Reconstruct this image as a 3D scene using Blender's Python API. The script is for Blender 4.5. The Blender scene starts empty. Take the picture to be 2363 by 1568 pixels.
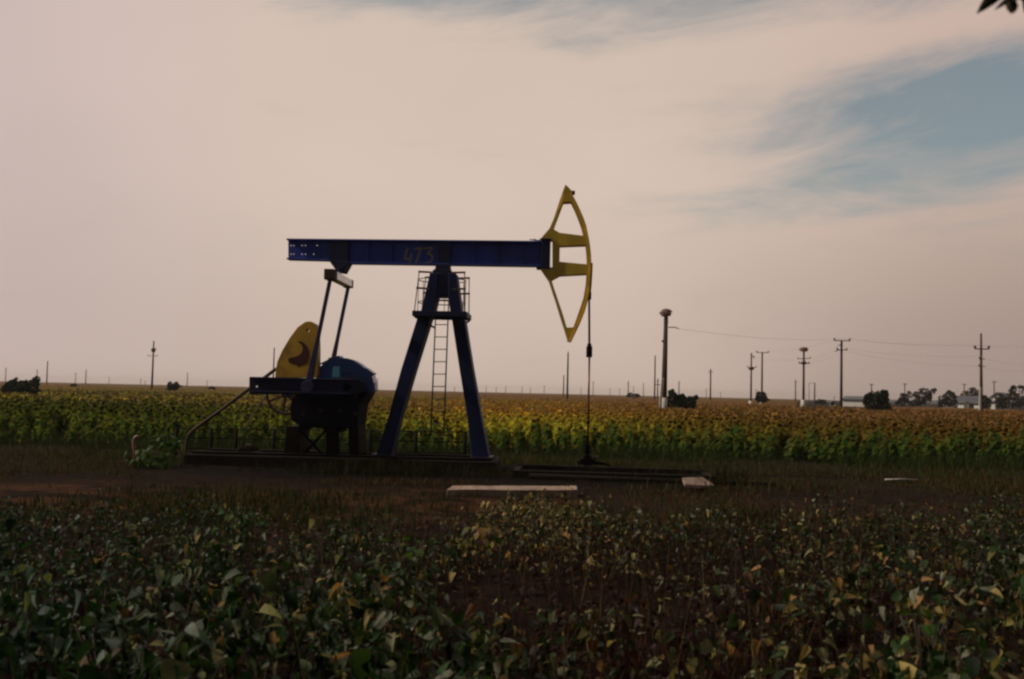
import bpy, bmesh, math, random
import numpy as np
from mathutils import Vector, Matrix, Euler

S = bpy.context.scene
COL = S.collection
rng = np.random.default_rng(7)
random.seed(7)
R = math.radians

# ------------------------------------------------------------------ camera
FPX, CXP, CYP = 2318.0, 1181.5, 784.0      # focal length and centre in measured photo pixels
EYE = 1.9
PITCH, ROLL = R(3.01), R(1.3)
cam_d = bpy.data.cameras.new('camera')
cam = bpy.data.objects.new('camera', cam_d)
COL.objects.link(cam)
CM = Matrix.Translation((0, 0, EYE)) @ Matrix.Rotation(R(90) + PITCH, 4, 'X') @ Matrix.Rotation(ROLL, 4, 'Z')
cam.matrix_world = CM
cam_d.sensor_width = 36
cam_d.lens = 36 * FPX / 2363.0
cam_d.clip_start = 0.05
cam_d.clip_end = 20000
cam_d.dof.use_dof = True
cam_d.dof.focus_distance = 26
cam_d.dof.aperture_fstop = 2.6
S.camera = cam
EYEP = Vector((0, 0, EYE))
CR = CM.to_3x3()

def ray(px, py):
    return (CR @ Vector(((px - CXP) / FPX, -(py - CYP) / FPX, -1))).normalized()

def W(px, py, Y):
    d = ray(px, py)
    return EYEP + d * (Y / d.y)

def azel(px, py):
    d = ray(px, py)
    return math.atan2(d.x, d.y), math.asin(d.z)

# ------------------------------------------------------------------ light, sky, exposure
SUN_AZ, SUN_EL = R(-93), R(40)
sunv = Vector((math.sin(SUN_AZ) * math.cos(SUN_EL), math.cos(SUN_AZ) * math.cos(SUN_EL), math.sin(SUN_EL)))
sd = bpy.data.lights.new('sun', 'SUN')
sd.energy = 2.4
sd.angle = R(1.2)
sd.color = (1.0, 0.9, 0.76)
sun = bpy.data.objects.new('sun', sd)
sun.rotation_euler = sunv.to_track_quat('Z', 'Y').to_euler()
sun.location = sunv * 60
COL.objects.link(sun)

S.view_settings.view_transform = 'Standard'
S.view_settings.look = 'None'
S.view_settings.gamma = 1
S.view_settings.exposure = 0.0
S.render.film_transparent = False
try:
    S.cycles.filter_width = 2.4
    S.cycles.use_denoising = True
    S.cycles.max_bounces = 6
    S.cycles.volume_bounces = 1
except Exception:
    pass

world = bpy.data.worlds.new('World')
S.world = world
world.use_nodes = True
nt = world.node_tree
nt.nodes.clear()

class NG:
    """small helper for node graphs"""
    def __init__(s, nt): s.nt = nt
    def n(s, t, **k):
        o = s.nt.nodes.new(t)
        for a, b in k.items(): setattr(o, a, b)
        return o
    def put(s, sock, v):
        if isinstance(v, bpy.types.NodeSocket): s.nt.links.new(v, sock)
        elif v is not None: sock.default_value = v
    def m(s, op, a, b=None, c=None, clamp=False):
        o = s.n('ShaderNodeMath', operation=op, use_clamp=clamp)
        s.put(o.inputs[0], a); s.put(o.inputs[1], b)
        if c is not None: s.put(o.inputs[2], c)
        return o.outputs[0]
    def rng(s, v, a, b, c=0., d=1., smooth=True):
        o = s.n('ShaderNodeMapRange', interpolation_type='SMOOTHSTEP' if smooth else 'LINEAR')
        o.clamp = True
        s.put(o.inputs[0], v)
        for i, x in enumerate((a, b, c, d)): o.inputs[1 + i].default_value = x
        return o.outputs[0]
    def mix(s, f, a, b, blend='MIX'):
        o = s.n('ShaderNodeMix', data_type='RGBA', blend_type=blend)
        s.put(o.inputs[0], f)
        for i, v in ((6, a), (7, b)):
            if isinstance(v, tuple) and len(v) == 3: v = v + (1.,)
            s.put(o.inputs[i], v)
        return o.outputs[2]
    def noise(s, vec, scale, detail=5., rough=.55, dist=0., out=0):
        o = s.n('ShaderNodeTexNoise')
        if vec is not None: s.put(o.inputs['Vector'], vec)
        o.inputs['Scale'].default_value = scale
        o.inputs['Detail'].default_value = detail
        o.inputs['Roughness'].default_value = rough
        o.inputs['Distortion'].default_value = dist
        return o.outputs[out]
    def xyz(s, v):
        o = s.n('ShaderNodeSeparateXYZ'); s.put(o.inputs[0], v); return o.outputs
    def cxyz(s, x, y, z):
        o = s.n('ShaderNodeCombineXYZ')
        for i, v in enumerate((x, y, z)): s.put(o.inputs[i], v)
        return o.outputs[0]

g = NG(nt)
tc = g.n('ShaderNodeTexCoord').outputs['Generated']
X, Y, Z = g.xyz(tc)
az = g.m('ARCTAN2', X, Y)
el = g.m('ARCSINE', Z)
zz = g.m('ADD', g.m('MAXIMUM', Z, 0.0), 0.16)
pu, pv = g.m('DIVIDE', X, zz), g.m('DIVIDE', Y, zz)
# thin streaky high cloud laid out on a plane overhead, streaks running left to right
plane = g.cxyz(g.m('MULTIPLY', g.m('ADD', pu, g.m('MULTIPLY', pv, 0.55)), 0.42), g.m('MULTIPLY', pv, 1.0), 0.0)
wisp = g.noise(plane, 1.35, 8, .58, .5)
ct, st = math.cos(R(7)), math.sin(R(7))
su = g.m('ADD', g.m('MULTIPLY', az, ct), g.m('MULTIPLY', el, st))
sv = g.m('SUBTRACT', g.m('MULTIPLY', el, ct), g.m('MULTIPLY', az, st))
wisp2 = g.noise(g.cxyz(g.m('MULTIPLY', su, 3.2), g.m('MULTIPLY', sv, 13.0), 1.7), 1.7, 8, .6, .5)
broad = g.noise(g.cxyz(g.m('MULTIPLY', az, 1.6), g.m('MULTIPLY', el, 3.), 3.3), 1.2, 3, .5)

def hole(a0, e0, sa, se, tilt):
    da = g.m('SUBTRACT', az, R(a0)); de = g.m('SUBTRACT', el, R(e0))
    c, s_ = math.cos(R(tilt)), math.sin(R(tilt))
    u = g.m('ADD', g.m('MULTIPLY', da, c / R(sa)), g.m('MULTIPLY', de, s_ / R(sa)))
    v = g.m('SUBTRACT', g.m('MULTIPLY', de, c / R(se)), g.m('MULTIPLY', da, s_ / R(se)))
    r2 = g.m('ADD', g.m('MULTIPLY', u, u), g.m('MULTIPLY', v, v))
    return g.m('POWER', 2.718, g.m('MULTIPLY', r2, -1.0))

hA = hole(23.5, 14.3, 12.0, 4.7, 6)          # blue gap in the cloud, upper right
hB = hole(11, 22.2, 17, 3.0, 2)              # thinner strip above it
hD = hole(17, 18.7, 13, 1.0, 4)
hC = hole(-9, 22.5, 9, 1.6, -4)              # faint gap above the beam
high = g.rng(el, R(26), R(52))               # the cloud thins out overhead
back = g.rng(Y, 0.25, -0.5)                  # unseen thick cloud added behind the camera to dim front faces
gap = g.m('ADD', g.m('MULTIPLY', hA, 1.15), g.m('MULTIPLY', hB, 0.82))
gap = g.m('ADD', gap, g.m('MULTIPLY', hC, 0.5))
gap = g.m('SUBTRACT', gap, g.m('MULTIPLY', hD, 0.6))
gap = g.m('ADD', gap, g.m('MULTIPLY', high, 0.9))
gap = g.m('ADD', gap, g.m('MULTIPLY', back, -0.6))
n1 = g.m('SUBTRACT', wisp, 0.5)
n2 = g.m('SUBTRACT', wisp2, 0.5)
cov = g.m('ADD', g.m('SUBTRACT', 1.15, gap), g.m('ADD', g.m('MULTIPLY', n1, 0.8), g.m('MULTIPLY', n2, 1.5)))
mask = g.rng(cov, -0.25, 1.05)
mask = g.m('MAXIMUM', mask, 0.22)
dotn = g.n('ShaderNodeVectorMath', operation='DOT_PRODUCT')
nt.links.new(tc, dotn.inputs[0]); dotn.inputs[1].default_value = sunv
near_sun = g.rng(dotn.outputs['Value'], -0.3, 0.95)
fwd = g.rng(Y, -0.3, 0.75)
side = g.rng(az, R(4), R(30))
low = g.rng(el, R(12), R(0))
rosy = g.rng(az, R(-8), R(-28))
cc = g.mix(side, (0.665, 0.535, 0.45), (0.575, 0.43, 0.365))
cc = g.mix(rosy, cc, (0.605, 0.485, 0.45))
cc = g.mix(g.m('MULTIPLY', low, side), cc, (0.29, 0.215, 0.185))
cc = g.mix(g.m('MULTIPLY', low, 0.35), cc, (0.50, 0.385, 0.335))
cc = g.mix(g.rng(fwd, 1., 0.), cc, (0.088, 0.082, 0.084))  # the added cloud at the back is kept dark to hold down front light
var = g.rng(broad, 0.25, 0.75, 0.93, 1.06, False)
hs = g.n('ShaderNodeVectorMath', operation='SCALE')
nt.links.new(cc, hs.inputs[0]); nt.links.new(var, hs.inputs['Scale'])
sky = g.n('ShaderNodeTexSky', sky_type='NISHITA', sun_disc=False)
sky.sun_elevation = SUN_EL
sky.sun_rotation = SUN_AZ
sky.air_density = 1.0; sky.dust_density = 2.5; sky.ozone_density = 1.0
skyc = g.mix(1.0, sky.outputs[0], (0.82, 1.0, 0.84), 'MULTIPLY')
b1 = g.n('ShaderNodeBackground'); nt.links.new(skyc, b1.inputs[0]); b1.inputs[1].default_value = 0.09
b2 = g.n('ShaderNodeBackground'); nt.links.new(hs.outputs[0], b2.inputs[0]); b2.inputs[1].default_value = 1.0
mx = g.n('ShaderNodeMixShader')
nt.links.new(mask, mx.inputs[0]); nt.links.new(b1.outputs[0], mx.inputs[1]); nt.links.new(b2.outputs[0], mx.inputs[2])
wo = g.n('ShaderNodeOutputWorld')
nt.links.new(mx.outputs[0], wo.inputs[0])

# ------------------------------------------------------------------ materials
def mat(name, base, rough=.6, metal=0., var=.25, scale=6., dirt=None, dirt_amt=.35, bump=.0, spec=.5):
    m = bpy.data.materials.new(name)
    m.use_nodes = True
    t = m.node_tree
    p = t.nodes['Principled BSDF']
    q = NG(t)
    oc = q.n('ShaderNodeTexCoord').outputs['Object']
    nz = q.noise(oc, scale, 6, .6)
    dark = tuple(c * (1 - var) for c in base); lite = tuple(min(1, c * (1 + var)) for c in base)
    c = q.mix(q.rng(nz, .3, .7), dark, lite)
    if dirt:
        n2 = q.noise(oc, scale * .45, 8, .68, .6)
        c = q.mix(q.m('MULTIPLY', q.rng(n2, .48, .68), dirt_amt), c, dirt)
    t.links.new(c, p.inputs['Base Color'])
    t.links.new(q.rng(nz, .2, .8, max(.05, rough - .12), min(1, rough + .12), False), p.inputs['Roughness'])
    p.inputs['Metallic'].default_value = metal
    p.inputs['Specular IOR Level'].default_value = spec
    if bump:
        b = q.n('ShaderNodeBump'); b.inputs['Strength'].default_value = bump; b.inputs['Distance'].default_value = .02
        t.links.new(nz, b.inputs['Height']); t.links.new(b.outputs[0], p.inputs['Normal'])
    return m

RUST = (0.09, 0.035, 0.016)
M = {}
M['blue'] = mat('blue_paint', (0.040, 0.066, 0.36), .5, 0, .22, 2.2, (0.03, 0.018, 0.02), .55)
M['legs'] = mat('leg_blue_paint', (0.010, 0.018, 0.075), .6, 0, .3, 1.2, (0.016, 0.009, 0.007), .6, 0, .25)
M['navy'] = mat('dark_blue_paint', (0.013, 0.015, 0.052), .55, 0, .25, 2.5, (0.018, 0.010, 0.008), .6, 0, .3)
M['dome'] = mat('guard_blue_paint', (0.035, 0.10, 0.34), .3, 0, .2, 2.5, (0.02, 0.016, 0.02), .5)
M['pitman'] = mat('purple_blue_paint', (0.032, 0.024, 0.085), .45, 0, .2, 5, RUST, .4)
M['yellow'] = mat('yellow_paint', (0.78, 0.50, 0.045), .5, 0, .14, 3.0, (0.30, 0.14, 0.02), .55)
M['cweight'] = mat('ochre_paint', (0.66, 0.37, 0.032), .55, 0, .14, 2.6, (0.15, 0.07, 0.015), .5)
M['red'] = mat('red_brown_paint', (0.085, 0.014, 0.010), .6, 0, .2, 6)
M['grey'] = mat('pale_grey_steel', (0.74, 0.76, 0.78), .3, .75, .1, 4, (0.3, 0.2, 0.15), .3)
M['teal'] = mat('teal_sky_reflection', (0.25, 0.80, 0.95), .35, 0, .06, 8)  # pale teal paints in the sky's reflection on the plate
M['black'] = mat('greasy_black_steel', (0.012, 0.009, 0.008), .7, 0, .3, 5, (0.03, 0.014, 0.009), .4, 0, .04)
M['gear'] = mat('oily_dark_paint', (0.010, 0.009, 0.018), .8, 0, .3, 3, (0.014, 0.008, 0.006), .6, 0, .04)
M['rust'] = mat('rusted_steel', (0.055, 0.028, 0.02), .7, .1, .3, 8, RUST, .5)
M['rail'] = mat('galvanised_rail', (0.12, 0.095, 0.095), .5, .3, .2, 12, RUST, .5)
M['redrail'] = mat('red_rail_paint', (0.22, 0.035, 0.03), .55, 0, .2, 9)
M['yrail'] = mat('yellow_brown_pipe', (0.055, 0.027, 0.007), .8, 0, .2, 6, RUST, .6)
M['rod'] = mat('polished_rod', (0.16, 0.055, 0.05), .35, .6, .2, 12)
M['number'] = mat('olive_number_paint', (0.42, 0.33, 0.07), .6, 0, .25, 14)
M['concrete'] = mat('pale_concrete', (0.35, 0.23, 0.165), .9, 0, .22, 9, (0.10, 0.055, 0.036), .75, .4)
M['dconcrete'] = mat('oil_stained_concrete', (0.016, 0.011, 0.009), .85, 0, .35, 4, (0.006, 0.005, 0.004), .7, .4, .08)
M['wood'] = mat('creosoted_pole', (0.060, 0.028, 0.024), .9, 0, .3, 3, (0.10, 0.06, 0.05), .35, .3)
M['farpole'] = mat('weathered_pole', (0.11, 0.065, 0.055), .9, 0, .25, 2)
M['white'] = mat('whitewash', (0.66, 0.60, 0.53), .85, 0, .12, 6, (0.3, 0.22, 0.17), .4)
M['insul'] = mat('glazed_insulator', (0.10, 0.05, 0.045), .3, 0, .2, 9)
M['nest'] = mat('nest_twigs', (0.34, 0.21, 0.18), .95, 0, .4, 14, None, 0, .6)
M['wire'] = mat('aluminium_wire', (0.22, 0.18, 0.17), .5, .3, .1, 2)
M['wallw'] = mat('white_render', (0.84, 0.78, 0.70), .9, 0, .08, 2)
M['walld'] = mat('grey_render', (0.16, 0.13, 0.12), .9, 0, .15, 2)
M['roof'] = mat('grey_roofing', (0.12, 0.115, 0.13), .8, 0, .2, 2)
M['glass'] = mat('window_glass', (0.03, 0.03, 0.035), .12, 0, .1, 3)
M['bark'] = mat('bark', (0.06, 0.04, 0.03), .9, 0, .3, 9, None, 0, .6)
M['brick'] = mat('chimney_brick', (0.2, 0.09, 0.06), .9, 0, .2, 5)
M['hook'] = mat('red_white_pipe_paint', (0.30, 0.10, 0.085), .4, 0, .25, 5, (0.4, 0.33, 0.3), .35)

def foliage(name, transl=.35, rough=.42, spec=.5, glow=1.5):
    m = bpy.data.materials.new(name)
    m.use_nodes = True
    t = m.node_tree
    p = t.nodes['Principled BSDF']; q = NG(t)
    a = q.n('ShaderNodeAttribute', attribute_name='tint').outputs['Color']
    oc = q.n('ShaderNodeTexCoord').outputs['Object']
    v = q.rng(q.noise(oc, 22, 4, .6), .3, .7, .7, 1.25, False)
    sc = q.n('ShaderNodeVectorMath', operation='SCALE'); t.links.new(a, sc.inputs[0]); t.links.new(v, sc.inputs['Scale'])
    t.links.new(sc.outputs[0], p.inputs['Base Color'])
    p.inputs['Roughness'].default_value = rough
    p.inputs['Specular IOR Level'].default_value = spec
    tr = q.n('ShaderNodeBsdfTranslucent')
    tcol = q.mix(1., sc.outputs[0], (glow, glow * .95, glow * .55), 'MULTIPLY')
    t.links.new(tcol, tr.inputs[0])
    ms = q.n('ShaderNodeMixShader'); ms.inputs[0].default_value = transl
    t.links.new(p.outputs[0], ms.inputs[1]); t.links.new(tr.outputs[0], ms.inputs[2])
    t.links.new(ms.outputs[0], t.nodes['Material Output'].inputs['Surface'])
    return m
M['leaf'] = foliage('leaf_green', .28, .5, .14, 1.6)
M['crop'] = foliage('crop_foliage', .42, .9, .05, 2.0)
M['bush'] = foliage('bush_foliage', .10, .9, .08, 1.1)
M['grassm'] = foliage('grass_blades', .25, .9, .08, 1.3)

# ------------------------------------------------------------------ mesh helpers
class MB:
    def __init__(s): s.bm = bmesh.new()
    def face(s, pts):
        return s.bm.faces.new([s.bm.verts.new(p) for p in pts])
    def hexa(s, v):
        vs = [s.bm.verts.new(p) for p in v]
        for f in ((0, 3, 2, 1), (4, 5, 6, 7), (0, 1, 5, 4), (1, 2, 6, 5), (2, 3, 7, 6), (3, 0, 4, 7)):
            s.bm.faces.new([vs[i] for i in f])
        return s
    def box(s, x0, x1, y0, y1, z0, z1):
        return s.hexa([(x0, y0, z0), (x1, y0, z0), (x1, y1, z0), (x0, y1, z0), (x0, y0, z1), (x1, y0, z1), (x1, y1, z1), (x0, y1, z1)])
    def bar(s, p, q, w, h, up=(0, 1, 0), w2=None, h2=None):
        p, q, up = Vector(p), Vector(q), Vector(up)
        d = (q - p).normalized(); sx = d.cross(up).normalized(); sy = sx.cross(d).normalized()
        w2 = w if w2 is None else w2; h2 = h if h2 is None else h2
        a = [p + sx * (i * w / 2) + sy * (j * h / 2) for i, j in ((-1, -1), (1, -1), (1, 1), (-1, 1))]
        b = [q + sx * (i * w2 / 2) + sy * (j * h2 / 2) for i, j in ((-1, -1), (1, -1), (1, 1), (-1, 1))]
        return s.hexa(a + b)
    def tube(s, path, r, n=8, r2=None, caps=True):
        path = [Vector(p) for p in path]; L = len(path); rings = []
        up = Vector((0.13, 0.97, 0.21))
        for i, p in enumerate(path):
            d = (path[min(i + 1, L - 1)] - path[max(i - 1, 0)]).normalized()
            a = d.cross(up)
            if a.length < 1e-3: a = d.cross(Vector((1, 0, 0)))
            a.normalize(); b = a.cross(d)
            rr = r if r2 is None else r + (r2 - r) * i / (L - 1)
            rings.append([s.bm.verts.new(p + (a * math.cos(2 * math.pi * k / n) + b * math.sin(2 * math.pi * k / n)) * rr) for k in range(n)])
        for u, v in zip(rings, rings[1:]):
            for k in range(n): s.bm.faces.new((u[k], u[(k + 1) % n], v[(k + 1) % n], v[k])).smooth = True
        if caps:
            s.bm.faces.new(rings[0][::-1]); s.bm.faces.new(rings[-1])
        return s
    def ring(s, c, rad, r, axis='Y', n=28, m=6, a0=0., a1=2 * math.pi):
        c = Vector(c); full = abs(a1 - a0 - 2 * math.pi) < 1e-6
        cnt = n if full else n + 1; rings = []
        for i in range(cnt):
            a = a0 + (a1 - a0) * i / n
            if axis == 'Y': d, e = Vector((math.cos(a), 0, math.sin(a))), Vector((0, 1, 0))
            else: d, e = Vector((math.cos(a), math.sin(a), 0)), Vector((0, 0, 1))
            rings.append([s.bm.verts.new(c + d * rad + (d * math.cos(2 * math.pi * k / m) + e * math.sin(2 * math.pi * k / m)) * r) for k in range(m)])
        for i in range(n):
            u, v = rings[i], rings[(i + 1) % cnt]
            for k in range(m): s.bm.faces.new((u[k], u[(k + 1) % m], v[(k + 1) % m], v[k])).smooth = True
        return s
    def prism(s, poly, y0, y1, poly2=None):
        poly2 = poly2 or poly
        a = [s.bm.verts.new((x, y0, z)) for x, z in poly]; b = [s.bm.verts.new((x, y1, z)) for x, z in poly2]
        s.bm.faces.new(a); s.bm.faces.new(b[::-1]); n = len(a)
        for i in range(n): s.bm.faces.new((a[i], b[i], b[(i + 1) % n], a[(i + 1) % n]))
        return s
    def plate(s, outer, holes, y0, y1):
        bm = bmesh.new(); es = []
        for lp in [outer] + list(holes):
            vs = [bm.verts.new((x, y0, z)) for x, z in lp]
            es += [bm.edges.new((vs[i], vs[(i + 1) % len(vs)])) for i in range(len(vs))]
        bmesh.ops.triangle_fill(bm, use_beauty=True, edges=es)
        r = bmesh.ops.extrude_face_region(bm, geom=bm.faces[:])
        for v in r['geom']:
            if isinstance(v, bmesh.types.BMVert): v.co.y = y1
        bmesh.ops.recalc_face_normals(bm, faces=bm.faces[:])
        me = bpy.data.meshes.new('tmp'); bm.to_mesh(me); bm.free()
        s.bm.from_mesh(me); bpy.data.meshes.remove(me)
        return s
    def obj(s, name, material, parent=None, bevel=0., smooth=False):
        bmesh.ops.recalc_face_normals(s.bm, faces=s.bm.faces[:])
        me = bpy.data.meshes.new(name)
        if smooth:
            for f in s.bm.faces: f.smooth = True
        s.bm.to_mesh(me); s.bm.free()
        me.materials.append(material)
        o = bpy.data.objects.new(name, me); COL.objects.link(o)
        if parent: o.parent = parent
        if bevel:
            b = o.modifiers.new('bevel', 'BEVEL'); b.width = bevel; b.segments = 2; b.limit_method = 'ANGLE'
        return o

def tag(o, label=None, cat=None, group=None, kind=None):
    if label: o['label'] = label
    if cat: o['category'] = cat
    if group: o['group'] = group
    if kind: o['kind'] = kind
    return o

def thing(name, label, cat, loc=(0, 0, 0), rz=0., group=None):
    o = bpy.data.objects.new(name, None); COL.objects.link(o)
    o.location = loc; o.rotation_euler = (0, 0, rz); o.empty_display_size = .3
    return tag(o, label, cat, group)

def rot(yaw, pitch, roll):
    n = len(yaw)
    cz, sz, cx, sx, cy, sy = np.cos(yaw), np.sin(yaw), np.cos(pitch), np.sin(pitch), np.cos(roll), np.sin(roll)
    o, l = np.zeros(n), np.ones(n)
    Rz = np.stack([cz, -sz, o, sz, cz, o, o, o, l], 1).reshape(n, 3, 3)
    Rx = np.stack([l, o, o, o, cx, -sx, o, sx, cx], 1).reshape(n, 3, 3)
    Ry = np.stack([cy, o, sy, o, l, o, -sy, o, cy], 1).reshape(n, 3, 3)
    return Rz @ Rx @ Ry

class Cloud:
    """many small faces gathered into one mesh, a tint for each"""
    def __init__(s): s.V, s.Q, s.C, s.n = [], [], [], 0
    def raw(s, V, Q, C):
        s.V.append(V); s.Q.append(Q + s.n); s.C.append(C); s.n += len(V)
    def inst(s, T, Q, pos, yaw, pitch, roll, scale, col, tcol=None):
        N, k = len(pos), len(T)
        if N == 0: return
        scale = np.asarray(scale, float)
        if scale.ndim == 1: scale = scale[:, None].repeat(3, 1)
        loc = T[None] * scale[:, None, :]
        V = np.einsum('nij,nkj->nki', rot(yaw, pitch, roll), loc) + pos[:, None, :]
        q = (Q[None] + (np.arange(N) * k)[:, None, None]).reshape(-1, 4)
        C = np.broadcast_to(col[:, None, :], (N, k, 3)) * (tcol[None] if tcol is not None else 1.)
        s.raw(V.reshape(-1, 3), q, C.reshape(-1, 3))
    def mesh(s, name, material):
        V = np.concatenate(s.V).astype('f4'); Q = np.concatenate(s.Q).astype('i4'); C = np.concatenate(s.C).astype('f4')
        me = bpy.data.meshes.new(name)
        me.vertices.add(len(V)); me.vertices.foreach_set('co', V.ravel())
        me.loops.add(Q.size); me.loops.foreach_set('vertex_index', Q.ravel())
        me.polygons.add(len(Q)); me.polygons.foreach_set('loop_start', np.arange(0, Q.size, 4, dtype='i4'))
        a = me.attributes.new('tint', 'FLOAT_COLOR', 'POINT')
        a.data.foreach_set('color', np.concatenate([np.clip(C, 0, 1), np.ones((len(C), 1), 'f4')], 1).ravel())
        me.update(calc_edges=True)
        me.materials.append(material)
        return me
    def obj(s, name, material, parent=None):
        o = bpy.data.objects.new(name, s.mesh(name, material)); COL.objects.link(o)
        if parent: o.parent = parent
        return o

def leaf_template(widths, ys, fold=.16, droop=.35):
    T = []
    for w, y in zip(widths, ys):
        z = -droop * y * y
        T += [(-w / 2, y - .10 * w, z + fold * w), (0, y, z), (w / 2, y - .10 * w, z + fold * w)]
    Q = []
    for i in range(len(ys) - 1):
        for j in (0, 1): Q.append((i * 3 + j, i * 3 + j + 1, i * 3 + j + 4, i * 3 + j + 3))
    return np.array(T, float), np.array(Q)
LEAF, LEAFQ = leaf_template([.30, .88, .78, .42, .04], [-.06, .16, .48, .80, 1.0])
LEAFS, LEAFSQ = leaf_template([.35, .80, .06], [0, .42, 1.0], .18, .4)
BLADE = np.array([(-.5, 0, 0), (.5, 0, 0), (.28, .10, .6), (-.28, .10, .6), (.03, .34, 1.), (-.03, .34, 1.)], float)
BLADEQ = np.array([(0, 1, 2, 3), (3, 2, 4, 5)])
CARD = np.array([(-.5, 0, 0), (0, -.5, .06), (.5, 0, 0), (0, .5, -.06)], float)
CARDQ = np.array([(0, 1, 2, 3)])

def vnoise(x, y, s, seed=0):
    r = np.random.default_rng(seed); out = np.zeros_like(x)
    for k in range(9):
        a = r.uniform(0, 6.28); f = s * r.uniform(.5, 2.0); p = r.uniform(0, 6.28)
        out += np.sin((x * math.cos(a) + y * math.sin(a)) * f + p)
    return out / 3.2      # roughly -1..1

# ------------------------------------------------------------------ ground
bm = bmesh.new()
ys = [-30, -10, 0, 3, 6, 9, 12, 14, 15, 16, 17, 18, 19, 20, 22, 24, 26, 28, 30, 34, 40, 60, 120, 300, 900, 3000]
xs = [-3000, -900, -300, -120, -60, -40] + list(range(-30, 31, 2)) + [40, 60, 120, 300, 900, 3000]
def gz(x, y):
    z = .035 * math.sin(x * .7 + y * .3) * math.cos(y * .5 - x * .2) if abs(x) < 40 and y < 40 else 0
    if 14.4 < y < 16.6: z -= .06            # wheel ruts of the track
    return z
vs = [[bm.verts.new((x, y, gz(x, y))) for x in xs] for y in ys]
for i in range(len(ys) - 1):
    for j in range(len(xs) - 1): bm.faces.new((vs[i][j], vs[i][j + 1], vs[i + 1][j + 1], vs[i + 1][j]))
me = bpy.data.meshes.new('ground'); bm.to_mesh(me); bm.free()
for p in me.polygons: p.use_smooth = True
ground = bpy.data.objects.new('ground', me); COL.objects.link(ground); ground['kind'] = 'structure'
gm = bpy.data.materials.new('soil'); gm.use_nodes = True
q = NG(gm.node_tree); P_ = gm.node_tree.nodes['Principled BSDF']
oc = q.n('ShaderNodeTexCoord').outputs['Object']
gx, gy, _ = q.xyz(oc)
nA, nB, nC = q.noise(oc, .55, 6, .6), q.noise(oc, 3.2, 7, .65), q.noise(oc, 24, 5, .7)
c = q.mix(q.rng(nB, .35, .68), (0.011, 0.0065, 0.005), (0.032, 0.017, 0.011))
trk = q.m('MULTIPLY', q.rng(q.m('ADD', gy, q.m('MULTIPLY', nA, 2.2)), 15.2, 17.0), q.rng(q.m('ADD', gy, q.m('MULTIPLY', nA, 2.2)), 21.0, 19.2))
pat = q.m('MULTIPLY', q.rng(q.noise(oc, .9, 7, .65, .8), .42, .60), q.rng(gx, 3.5, -1.5, .2, .8))
c = q.mix(q.m('MULTIPLY', trk, pat), c, (0.105, 0.043, 0.021))
vg = q.m('MULTIPLY', q.rng(nB, .45, .65), q.rng(gy, 20.5, 23.))
c = q.mix(q.m('MULTIPLY', vg, .7), c, (0.030, 0.034, 0.010))
c = q.mix(q.m('MULTIPLY', q.rng(nC, .5, .75), .35), c, (0.07, 0.042, 0.024))
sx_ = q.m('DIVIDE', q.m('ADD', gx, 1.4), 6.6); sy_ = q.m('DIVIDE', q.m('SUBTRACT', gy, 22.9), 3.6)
shade_patch = q.m('ADD', q.m('ADD', q.m('MULTIPLY', sx_, sx_), q.m('MULTIPLY', sy_, sy_)), q.m('MULTIPLY', q.m('SUBTRACT', nA, .5), 1.5))  # dark ellipse paints shade into the soil round pump base and trough
c = q.mix(q.m('MULTIPLY', q.rng(shade_patch, 1.05, .55), .9), c, (0.010, 0.007, 0.006))
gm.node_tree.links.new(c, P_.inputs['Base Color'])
P_.inputs['Roughness'].default_value = .95; P_.inputs['Specular IOR Level'].default_value = .03
b = q.n('ShaderNodeBump'); b.inputs['Strength'].default_value = .9; b.inputs['Distance'].default_value = .06
gm.node_tree.links.new(nC, b.inputs['Height']); gm.node_tree.links.new(b.outputs[0], P_.inputs['Normal'])
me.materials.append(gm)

# ------------------------------------------------------------------ pump jack
YAW = R(2.9)
PR = W(1000, 1070, 24.5); PR.z = 0
pax, pay = Vector((math.cos(YAW), -math.sin(YAW), 0)), Vector((math.sin(YAW), math.cos(YAW), 0))
def L(px, py, yd=0.):
    d = ray(px, py)
    t = (yd - (EYEP - PR).dot(pay)) / d.dot(pay)
    p = EYEP + d * t - PR
    return p.dot(pax), p.z
def L3(px, py, yd=0.):
    x, z = L(px, py, yd); return Vector((x, yd, z))
def LP(pts, yd=0.): return [L(a, b_, yd) for a, b_ in pts]

pump = thing('pump_jack', 'dark blue pump jack with yellow horse head and counterweight, number 473 on its beam', 'pump jack', PR, -YAW)

# walking beam: flanges, recessed web with bolt holes through its tail, end plate, stiffeners
HW = .16
b = MB()
T0, T1 = L3(665, 553), L3(1252, 558.5)
B0, B1 = L3(665, 600.5), L3(1252, 616.5)
tdir = (T1 - T0).normalized(); tn = Vector((-tdir.z, 0, tdir.x))
def beam_top(x): return T0.z + (T1.z - T0.z) * (x - T0.x) / (T1.x - T0.x)
xa, xb_, xc = L(757, 603)[0], L(812, 610)[0], B1.x
za, zb, zc = L(757, 603)[1], L(812, 610)[1], B1.z
def beam_bot(x):
    if x < xa: return B0.z + (za - B0.z) * (x - B0.x) / (xa - B0.x)
    if x < xb_: return za + (zb - za) * (x - xa) / (xb_ - xa)
    return zb + (zc - zb) * (x - xb_) / (xc - xb_)
FT = .035
b.prism([(T0.x, T0.z), (T1.x, T1.z), (T1.x, T1.z - FT), (T0.x, T0.z - FT)], -HW, HW)
bx_ = [B0.x, xa, xb_, B1.x]
b.prism([(x, beam_bot(x)) for x in bx_] + [(x, beam_bot(x) + FT) for x in reversed(bx_)], -HW, HW)
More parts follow.
